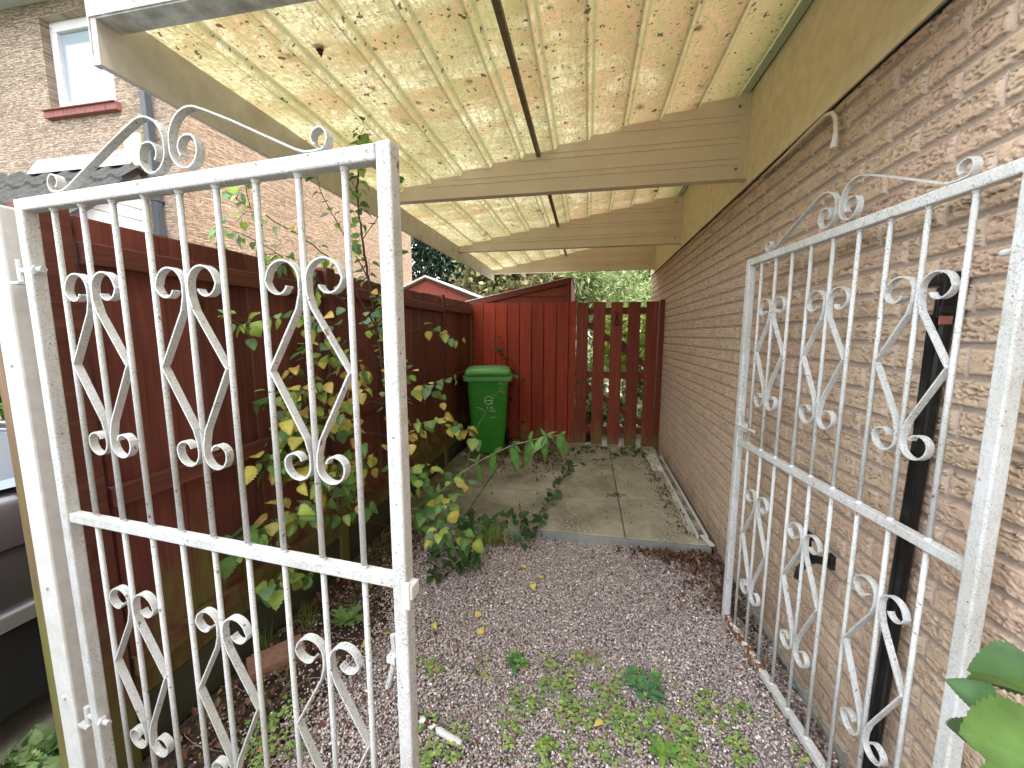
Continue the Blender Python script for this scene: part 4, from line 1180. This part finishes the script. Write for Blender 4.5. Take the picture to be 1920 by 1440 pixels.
grow('birch_sapling', 'young birch with green and yellow serrated leaves growing by the left fence', 'tree', main, T_BIRCH, .062, sap_col, spacing=.0265, hang=.7)

def drooper(name, label, pts, npair, size, colf, r=.0045):
    o = empty(name, pts[0], label, 'plant')
    st_ = MB(); n_ = 24; st_.tube([lerp_path(pts, i/n_) for i in range(n_+1)], [r*(1-.6*i/n_) for i in range(n_+1)], 8); st_.build('stem', M['stem'], o, smooth=True)
    its = []
    for i in range(npair):
        t = .12+.88*i/(npair-1); p = lerp_path(pts, t)
        for s_ in (-1, 1):
            ld = Vector((s_*.16+rnd.uniform(-.12, .12), -.2+rnd.uniform(-.3, .2), -.95)); 
            if s_ > 0 and rnd.random() < .45: ld = Vector((-.62, -.3, -.65))
            if rnd.random() < .22: continue
            its.append((p, ld, Vector((0, -1, .25))+rv(.3), size*rnd.uniform(.8, 1.15)*(1-.25*t), colf(p)))
        for s_ in range(3):
            its.append((p, rv(1)+Vector((0, 0, .5)), Vector((0, -.6, 1)), size*.38, colf(p)))
    leaves('foliage', its, T_LONG, M['leaf'], o)
    return o
gcol = lambda p: tuple(x*rnd.uniform(.8, 1.2) for x in rnd.choice([(.13, .26, .06), (.10, .21, .05), (.17, .30, .08)]))
drooper('arching_shoot', 'arching pale stem with long drooping green leaves crossing in front of the bin', A((758, 990, 2.3), (800, 945, 2.3), (860, 890, 2.3), (910, 858, 2.3), (960, 835, 2.3), (1010, 822, 2.3), (1052, 815, 2.3)), 9, .185, gcol)
grow('thin_weed_shoot', 'thin pale shoot with wispy curled leaves leaning across the green bin', 'plant',
     [(A((868, 905, 3.3), (880, 850, 3.4), (895, 800, 3.5), (925, 745, 3.6), (950, 715, 3.7)), .0035, .15, 1), (A((950, 715, 3.7), (965, 700, 3.7)), .002, .0, 1.2)], T_LONG, .075, lambda p: (.16, .20, .09), spacing=.07, bark=M['stem'], loc=at(868, 905, 3.3))
# climbing bramble on the far fence
grow('climbing_bramble', 'dark leaved bramble climbing the red boards behind the bin', 'plant',
     [(A((978, 850, 4.75), (975, 800, 4.8), (962, 740, 4.85), (955, 700, 4.9), (945, 660, 4.92), (932, 635, 4.93)), .003, .1, 1), (A((962, 735, 4.8), (975, 715, 4.75), (982, 712, 4.7)), .002, .0, 1.0)],
     T_BRAMBLE, .075, lambda p: rnd.choice([(.05, .08, .03), (.09, .09, .04), (.11, .06, .04)]), spacing=.055, loc=at(978, 850, 4.75))
# trailing brambles over the patio
def trail(name, label, uvs, z, size, cf, sp=.045, **k):
    pts = [atz(u, v, z+(.012 if i % 2 else .03)) for i, (u, v) in enumerate(uvs)]
    return grow(name, label, 'plant', [(pts, .0028, .0, 1)], T_BRAMBLE, size, cf, spacing=sp, hang=-.15, jitter=.5, pet=.02, **k)
bram = lambda p: tuple(x*rnd.uniform(.75, 1.25) for x in rnd.choice([(.05, .12, .035), (.07, .16, .04), (.045, .09, .03)]))
trail('trailing_bramble', 'runner of green bramble leaves trailing down the middle of the patio onto the gravel', [(1075, 868), (1062, 885), (1045, 915), (1030, 940), (1015, 970), (1000, 995), (975, 1020)], .075, .060, bram, .026)
trail('trailing_bramble', 'bramble runner lying across the patio before the picket gate', [(1000, 862), (1050, 872), (1095, 866), (1150, 858), (1190, 850)], .075, .05, bram, .05)
trail('low_creeper', 'low leafy creeper at the foot of the picket gate', [(1085, 846), (1110, 842), (1150, 848), (1180, 846), (1205, 850)], .09, .055, bram, .02)
trail('low_creeper', 'dark leafy creeper spreading over the left front corner of the patio', [(850, 985), (880, 972), (905, 985), (930, 975), (965, 968), (985, 980)], .10, .06, bram, .013)
trail('low_creeper', 'dark creeper on the gravel below the birch sapling', [(800, 1050), (840, 1030), (880, 1035), (890, 1055), (850, 1065), (810, 1075)], .05, .06, bram, .013)
trail('low_creeper', 'green creeper at the foot of the far fence boards', [(1000, 850), (1030, 848), (1060, 845), (1085, 850)], .1, .05, bram, .025)
# dead reddish seedhead stalk on the patio edge
dd = MB(); q0 = atz(978, 985, .07)
dd.tube([q0, q0+Vector((-.01, 0, .09)), q0+Vector((-.02, .01, .20))], [.003, .002, .001], 6)
for i in range(40):
    z = rnd.uniform(.0, .16); p = q0+Vector((-.01*z/.1, 0, z)); dd.tube([p, p+Vector((rnd.uniform(-.022, .022), rnd.uniform(-.02, .02), .014))], [.0022, .0006], 3)
tag(dd.build('dead_dock_stalk', m_simple('dry_seed', (.13, .05, .03), (.2, .09, .05), 50, .9), None), 'dry reddish brown weed stalk standing at the patio front edge', 'weed')

# grass tufts
def blades(P, n, h, spread, col):
    V, F, Cc = [], [], []
    for i in range(n):
        p = Vector(P)+Vector((rnd.gauss(0, spread), rnd.gauss(0, spread), 0)); a = rnd.uniform(0, 6.28); L = h*rnd.uniform(.5, 1.1)
        lean = rnd.uniform(.1, .8); d = Vector((math.cos(a), math.sin(a), 0)); sd_ = Vector((-d.y, d.x, 0))*.0016
        c = tuple(x*rnd.uniform(.7, 1.3) for x in col); n0 = len(V)
        for t in (0, .4, .75, 1):
            q = p+d*lean*L*t*t+Vector((0, 0, L*t*(1-.35*lean*t))); w_ = (1-t*.9)
            V += [q-sd_*w_, q+sd_*w_]; Cc += [c, c]
        for k_ in range(3): F.append((n0+2*k_, n0+2*k_+1, n0+2*k_+3, n0+2*k_+2))
    return [tuple(v) for v in V], F, Cc
def tuft(name, specs, kind=None, label=None, cat=None):
    V, F, Cc = [], [], []
    for s_ in specs:
        v, f, c_ = blades(*s_); n0 = len(V); V += v; Cc += c_; F += [tuple(i+n0 for i in q) for q in f]
    o = np_mesh(name, np.array(V), np.array(F), M['leafdull'], np.array(Cc)); tag(o, label, cat, kind=kind); return o
GG = (.16, .26, .06); DRY = (.30, .24, .12)
tuft('grass_tuft', [(atz(915, 1016, .02), 240, .17, .045, (.24, .40, .09)), (atz(945, 1012, .02), 90, .12, .06, (.34, .40, .12))], label='bright green grass tuft at the front left corner of the patio', cat='grass tuft')
sp_ = []
for i in range(34):
    y = rnd.uniform(1.0, 2.5); sp_.append(((rnd.uniform(-1.44, -1.2), y, .0), rnd.randint(10, 26), rnd.uniform(.05, .13), .03, rnd.choice([GG, (.10, .17, .04), DRY])))
for i in range(10): sp_.append(((rnd.uniform(-1.2, -.9), rnd.uniform(1.0, 2.5), 0), 8, .05, .02, rnd.choice([GG, DRY])))
tuft('rough_grass', sp_, kind='stuff')

# clover-like ground cover on the gravel
def clover(cents, cf, n_each, sig, z0=.02, s0=.011):
    its = []
    for (c, k_) in cents:
        for i in range(int(n_each*k_)):
            p = Vector((c.x+rnd.gauss(0, sig*(.5+k_*.5)), c.y+rnd.gauss(0, sig*(.5+k_*.5)), z0+rnd.uniform(.0, .02)))
            if p.x > .86 or p.x < -1.44: continue
            a0 = rnd.uniform(0, 6.28); cc = cf(); s_ = s0*rnd.uniform(.6, 1.4)
            for q in range(4):
                a = a0+q*1.57; its.append((p, (math.cos(a), math.sin(a), .12), (0, 0, 1), s_, cc))
    return its
cl_c = []
for (u, v, k_) in ((965, 1235, .3), (975, 1250, .3), (1030, 1240, .35), (1035, 1290, .8), (1060, 1270, .7), (1085, 1235, .5), (1110, 1240, .4), (975, 1320, .8), (1005, 1325, .5), (1060, 1320, .9), (1080, 1350, .9), (1110, 1340, .6),
                   (1130, 1300, .6), (1150, 1290, .5), (1180, 1270, .4), (1160, 1345, 1.0), (1190, 1360, 1), (1180, 1385, .6), (1230, 1340, .8), (1260, 1355, .7), (1290, 1385, .8), (1320, 1335, .8), (1325, 1310, .4), (1280, 1420, 1.0), (1300, 1430, 1),
                   (960, 1365, .6), (955, 1400, .3), (860, 1370, .5), (905, 1250, .3), (900, 1270, .2), (800, 1360, .5), (820, 1400, .6), (800, 1430, .7), (850, 1425, .3), (1020, 1400, .4), (1070, 1420, .5), (1140, 1425, .4), (1025, 1430, .4),
                   (1380, 1395, .8), (1390, 1420, .6), (1370, 1330, .3), (1400, 1340, .3), (800, 1250, .4), (820, 1255, .3), (490, 1380, .8), (520, 1350, .6), (505, 1400, .8), (540, 1330, .4), (490, 1420, .7), (560, 1400, .4), (455, 1430, .5), (1500, 1420, .3), (1240, 1280, .3), (1120, 1395, .3)):
    cl_c.append((atz(u, v, .02), k_))
def cvc():
    r = rnd.random()
    c = (.24, .36, .10) if r < .40 else (.17, .28, .08) if r < .80 else (.34, .42, .15) if r < .94 else (.42, .22, .14) if r < .975 else (.50, .44, .14)
    k_ = rnd.uniform(.8, 1.2); return tuple(x*k_ for x in c)
T_ROUND = leaf_tpl(2, .52, serr=0, fold=.1, droop=.15)
tag(leaves('clover', clover(cl_c, cvc, 56, .032, s0=.0082), T_ROUND, M['leafdull']), kind='stuff')
# a few individual weeds
def rosette(name, label, c, n_, L, col, tpl=T_LONG, lift=.3):
    its = []
    for i in range(n_):
        a = i*2.4+rnd.uniform(-.2, .2); cc = tuple(x*rnd.uniform(.75, 1.25) for x in col)
        its.append((c, (math.cos(a), math.sin(a), lift+rnd.uniform(-.1, .2)), (0, 0, 1), L*rnd.uniform(.6, 1.1), cc))
    o = leaves(name, its, tpl, M['leafdull']); return tag(o, label, 'weed')
rosette('thistle_rosette', 'spiky dark green rosette weed on the gravel just right of the left gate', atz(965, 1243, .02), 14, .07, (.09, .20, .05), leaf_tpl(5, .2, serr=.45, fold=.4, droop=.2))
rosette('dandelion', 'broad leaved dandelion under the left gate bars', atz(650, 1165, .02), 12, .13, (.12, .20, .06), leaf_tpl(5, .17, serr=.35, fold=.4, droop=.35), .7)
rosette('plantain_weed', 'long leaved weed at the bottom edge right of centre', atz(1240, 1412, .02), 7, .07, (.14, .27, .05), leaf_tpl(5, .22, serr=.2, fold=.3, droop=.2))
rosette('plantain_weed', 'small pointed leaf weed near the bottom centre of the gravel', atz(1022, 1398, .02), 6, .05, (.16, .30, .06), leaf_tpl(5, .25, serr=.15, fold=.3, droop=.2))
its = []
c = atz(1205, 1290, .02)
for i in range(46):
    a = rnd.uniform(0, 6.28); r_ = .075*math.sqrt(rnd.random()); p = Vector((c.x+r_*math.cos(a), c.y+r_*math.sin(a), .03+.02*rnd.random())); a0 = rnd.uniform(0, 6.28)
    cc = tuple(x*rnd.uniform(.8, 1.25) for x in (.10, .22, .09))
    for q in range(5): its.append((p, (math.cos(a0+q*1.256), math.sin(a0+q*1.256), .25), (0, 0, 1), .017*rnd.uniform(.8, 1.2), cc))
tag(leaves('mallow_clump', its, T_ROUND, M['leafdull']), 'round bluish green leafy clump in the middle of the gravel weeds', 'weed')

# leaf litter and twigs
its = []
LC = [(.15, .085, .05), (.20, .12, .07), (.09, .055, .04), (.28, .19, .11), (.12, .065, .05)]
def litter(n_, fx, fz, smin=.010, smax=.035):
    for i in range(n_):
        x, y = fx(); a = rnd.uniform(0, 6.28)
        its.append(((x, y, fz+rnd.uniform(0, .012)), (math.cos(a), math.sin(a), rnd.uniform(-.2, .3)), rv(.5)+Vector((0, 0, 1)), rnd.uniform(smin, smax), tuple(c_*rnd.uniform(.7, 1.2) for c_ in rnd.choice(LC))))
litter(700, lambda: (min(.86, .86-abs(rnd.gauss(0, .16))), rnd.uniform(2.0, 2.6)), .018, .008, .026)
litter(420, lambda: (.68+rnd.gauss(0, .045), rnd.uniform(2.7, 4.8)), .073, .008, .022)
litter(500, lambda: (rnd.uniform(-1.3, -.2)+rnd.gauss(0, .1), 4.2+rnd.gauss(0, .35)), .073, .010, .03)
litter(1500, lambda: (-1.43+abs(rnd.gauss(0, .26)), rnd.uniform(.9, 2.6)), .012, .008, .03)
litter(900, lambda: (rnd.uniform(-1.4, -.3)+rnd.gauss(0, .05), 4.55+rnd.gauss(0, .25)), .073, .012, .035)
litter(500, lambda: (.62+rnd.gauss(0, .15), 2.58-abs(rnd.gauss(0, .06))), .022, .010, .030)
litter(60, lambda: (.26+rnd.gauss(0, .05), 3.33+rnd.gauss(0, .025)), .073, .008, .02)
litter(420, lambda: (rnd.uniform(-.8, .8), rnd.uniform(2.7, 4.9)), .073, .006, .014)
litter(300, lambda: (-.6+rnd.gauss(0, .14), 2.52+rnd.gauss(0, .06)), .02, .008, .025)
litter(70, lambda: (rnd.uniform(-.9, .8), rnd.uniform(1.0, 2.6)), .028, .010, .022)
litter(220, lambda: (.86-abs(rnd.gauss(0, .08)), rnd.uniform(1.0, 2.1)), .022, .008, .025)
tag(leaves('leaf_litter', its, leaf_tpl(2, .38, serr=.1, fold=.7, droop=-.5), M['leafdull']), kind='stuff')
its = []
for (u, v) in ((890, 1152), (908, 1183), (810, 1170), (815, 1085), (850, 1060), (985, 1065), (1000, 1095), (720, 1190), (840, 1385), (1130, 1352), (690, 1200), (1015, 1085)):
    a = rnd.uniform(0, 6.28); its.append((atz(u, v, .032), (math.cos(a), math.sin(a), .1), rv(.3)+Vector((0, 0, 1)), .038, rnd.choice(YEL)))
tag(leaves('yellow_fallen_leaves', its, T_BIRCH, M['leafdull']), kind='stuff')
tw = MB()
for i in range(150):
    x = -1.42+abs(rnd.gauss(0, .28)); y = rnd.uniform(.95, 2.6); a = rnd.uniform(0, 6.28); L = rnd.uniform(.03, .14); p = Vector((x, y, .022))
    tw.tube([p, p+Vector((math.cos(a)*L*.5, math.sin(a)*L*.5, .01)), p+Vector((math.cos(a+.2)*L, math.sin(a+.2)*L, .0))], [.0014, .0012, .0006], 4)
for (u0, v0, u1, v1) in ((970, 1055, 1040, 1130), (905, 1272, 940, 1275), (910, 1330, 930, 1300), (870, 1150, 872, 1180)):
    tw.tube([atz(u0, v0, .035), atz((u0+u1)/2, (v0+v1)/2-3, .04), atz(u1, v1, .035)], [.0016, .0014, .001], 5)
tag(tw.build('twigs', m_simple('dry_twig', (.16, .11, .07), (.42, .36, .28), 9, .9, 0)), kind='stuff')

# foreground shrub leaves at the right
fo = empty('foreground_shrub', (.80, .42, 0), 'leafy green shoot poking in at the bottom right corner in front of the right gate', 'shrub')
b = MB(); st1 = [Vector((.80, .42, 0)), Vector((.76, .44, .5)), at(1985, 1420, .47), at(1955, 1330, .48), at(1925, 1265, .50)]
b.tube([lerp_path(st1, i/16) for i in range(17)], [.006*(1-.6*i/16) for i in range(17)], 8); b.build('stem', M['bark'], fo, smooth=True)
fl = []
def fleaf(u0, v0, y0, u1, v1, y1, up_, s_, col):
    a = at(u0, v0, y0); c_ = at(u1, v1, y1); fl.append((a, c_-a, up_, (c_-a).length*s_, col))
fleaf(1948, 1262, .50, 1806, 1246, .53, Vector((.1, -.5, .9)), 1.0, (.07, .15, .05))
fleaf(1985, 1330, .45, 1815, 1240, .52, Vector((.3, -.75, .6)), 1.0, (.12, .22, .05))
fleaf(1862, 1325, .54, 1785, 1275, .56, Vector((-.2, -.7, .7)), 1.05, (.07, .16, .05))
fleaf(1900, 1372, .50, 1782, 1402, .53, Vector((0, -.8, .6)), 1.0, (.06, .14, .05))
fleaf(2010, 1420, .38, 1830, 1385, .42, Vector((.1, -.8, .55)), 1.25, (.13, .23, .06))
fleaf(1990, 1500, .40, 1840, 1470, .43, Vector((.0, -.6, .7)), 1.2, (.13, .24, .06))
leaves('foliage', fl, leaf_tpl(12, .46, serr=.05, fold=.22, droop=.15), M['leaf'], fo)

# ------------------------------------------------------------------ background trees and bushes
def bush(name, label, cat, c, rad, n_, size, cols, trunk=True, group=None, tpl=T_SMALL, lumps=9, shell=.55, mat=None):
    c = Vector(c); o = empty(name, (c.x, c.y, 0), label, cat, group)
    b = MB()
    if trunk:
        b.tube([(c.x, c.y, -.02), (c.x+.05, c.y, c.z*.5), (c.x-.03, c.y+.02, c.z)], [.05*rad[2], .04*rad[2], .02*rad[2]], 8)
        for i in range(9):
            a = rnd.uniform(0, 6.28); z0 = c.z-rad[2]*rnd.uniform(.2, .9)
            b.tube([(c.x, c.y, max(.1, z0)), (c.x+rad[0]*.4*math.cos(a), c.y+rad[1]*.4*math.sin(a), max(.2, z0)+rad[2]*.3), (c.x+rad[0]*.85*math.cos(a), c.y+rad[1]*.85*math.sin(a), max(.3, z0)+rad[2]*.5)], [.02*rad[2], .012*rad[2], .004], 5)
        b.build('trunk', M['bark'], o, smooth=True)
    lp = []
    for i in range(lumps):
        d = rv(1); d = d.normalized() if d.length > .05 else Vector((0, 0, 1))
        lp.append((Vector((c.x+d.x*rad[0]*.62, c.y+d.y*rad[1]*.62, c.z+d.z*rad[2]*.62)), rnd.uniform(.38, .62), rnd.uniform(.7, 1.25)))
    its = []
    for i in range(n_):
        q, lr, br = rnd.choice(lp); d = rv(1)
        while d.length > 1 or d.length < .05: d = rv(1)
        d = d.normalized()*(shell+(1.05-shell)*rnd.random())
        p = Vector((q.x+d.x*rad[0]*lr, q.y+d.y*rad[1]*lr, q.z+d.z*rad[2]*lr))
        if p.z < .02: continue
        cc = rnd.choice(cols); k_ = br*rnd.uniform(.7, 1.3)
        its.append((p, rv(1)+d*.6+Vector((0, 0, -.2)), rv(1)+Vector((0, 0, .6)), size*rnd.uniform(.6, 1.3), tuple(min(.9, x*k_) for x in cc)))
    leaves('foliage', its, tpl, mat or M['leaf'], o)
    return o
T_NARROW = leaf_tpl(2, .14, serr=0, fold=.3, droop=.4)
B1 = [(.24, .33, .12), (.34, .42, .17), (.44, .50, .24), (.17, .26, .09)]
B2 = [(.14, .15, .06), (.22, .20, .09), (.10, .13, .05), (.26, .17, .08)]
B3 = [(.012, .03, .014), (.02, .045, .02), (.03, .06, .03)]
bush('willow_bush', 'pale narrow leaved bush showing above the picket gate', 'bush', (.25, 8.2, 1.9), (1.0, .8, 1.25), 6500, .13, B1+[(.42, .48, .24)], tpl=T_NARROW, shell=.2)
bush('broad_leaved_bush', 'bright yellow green bush directly behind the picket gate near the wall', 'bush', (.75, 6.9, 1.35), (.55, .5, .75), 1100, .12, [(.26, .36, .06), (.34, .42, .08), (.18, .30, .06)], tpl=T_BRAMBLE, shell=.2)
bush('garden_bush', 'low green bush seen through the picket gaps on the left', 'bush', (-.05, 6.9, .75), (.5, .5, .65), 2200, .07, B1, shell=.2)
bush('garden_bush', 'leafy clump on the ground just beyond the picket gate', 'bush', (.35, 5.9, .30), (.6, .35, .32), 1500, .07, B1, shell=.2, trunk=False)
bush('garden_bush', 'low mixed bush seen through the picket gaps on the right', 'bush', (.9, 8.0, .7), (.6, .5, .6), 2200, .08, B1+B2, shell=.2)
bush('autumn_tree', 'browning autumn tree between the shed and the lean-to roof', 'tree', (-1.5, 10.5, 2.9), (2.0, 1.2, 1.6), 8500, .13, B2+[(.30, .30, .14)], tpl=T_SMALL, shell=.3, lumps=14)
bush('conifer', 'very dark conifer behind the shed at the far left', 'tree', (-5.9, 13, 3.4), (2.1, 1.4, 3.2), 12000, .22, B3, tpl=T_NARROW, shell=.3, lumps=16)
bush('dark_tree', 'dark green tree standing between the conifer and the autumn tree', 'tree', (-3.4, 14, 4.0), (2.4, 1.4, 2.6), 10000, .18, B3+[(.05, .09, .03)], shell=.3, lumps=14)
bush('tall_tree', 'light green tree far behind the picket gate against the sky', 'tree', (1.0, 14, 3.2), (2.2, 1.4, 2.0), 4200, .17, B1, shell=.3, lumps=14)
bush('street_hedge', 'bright leafed hedge at the far side of the neighbouring drive, left of the gate post', 'hedge', (-4.95, 2.05, .78), (.55, .55, .85), 5000, .10, [(.14, .26, .04), (.22, .34, .06), (.09, .18, .04)], tpl=T_SMALL, shell=.3)
bush('drive_weeds', 'pale green weed at the edge of the neighbouring drive, bottom left corner', 'weed', (-1.75, .78, .05), (.16, .10, .07), 130, .06, [(.16, .28, .10), (.22, .32, .12)], trunk=False, tpl=T_BRAMBLE, lumps=4)
# lawn tufts beyond the gate as ground cover
sp_ = [((rnd.uniform(-.6, 1.2), rnd.uniform(5.2, 7.5), .0), 14, .10, .06, rnd.choice([GG, (.10, .17, .04)])) for i in range(170)]
tuft('garden_grass', sp_, kind='stuff')

bn.rotation_euler = (0, 0, R(13))
for o in bpy.data.objects:
    if '_o' in o.keys(): del o['_o']
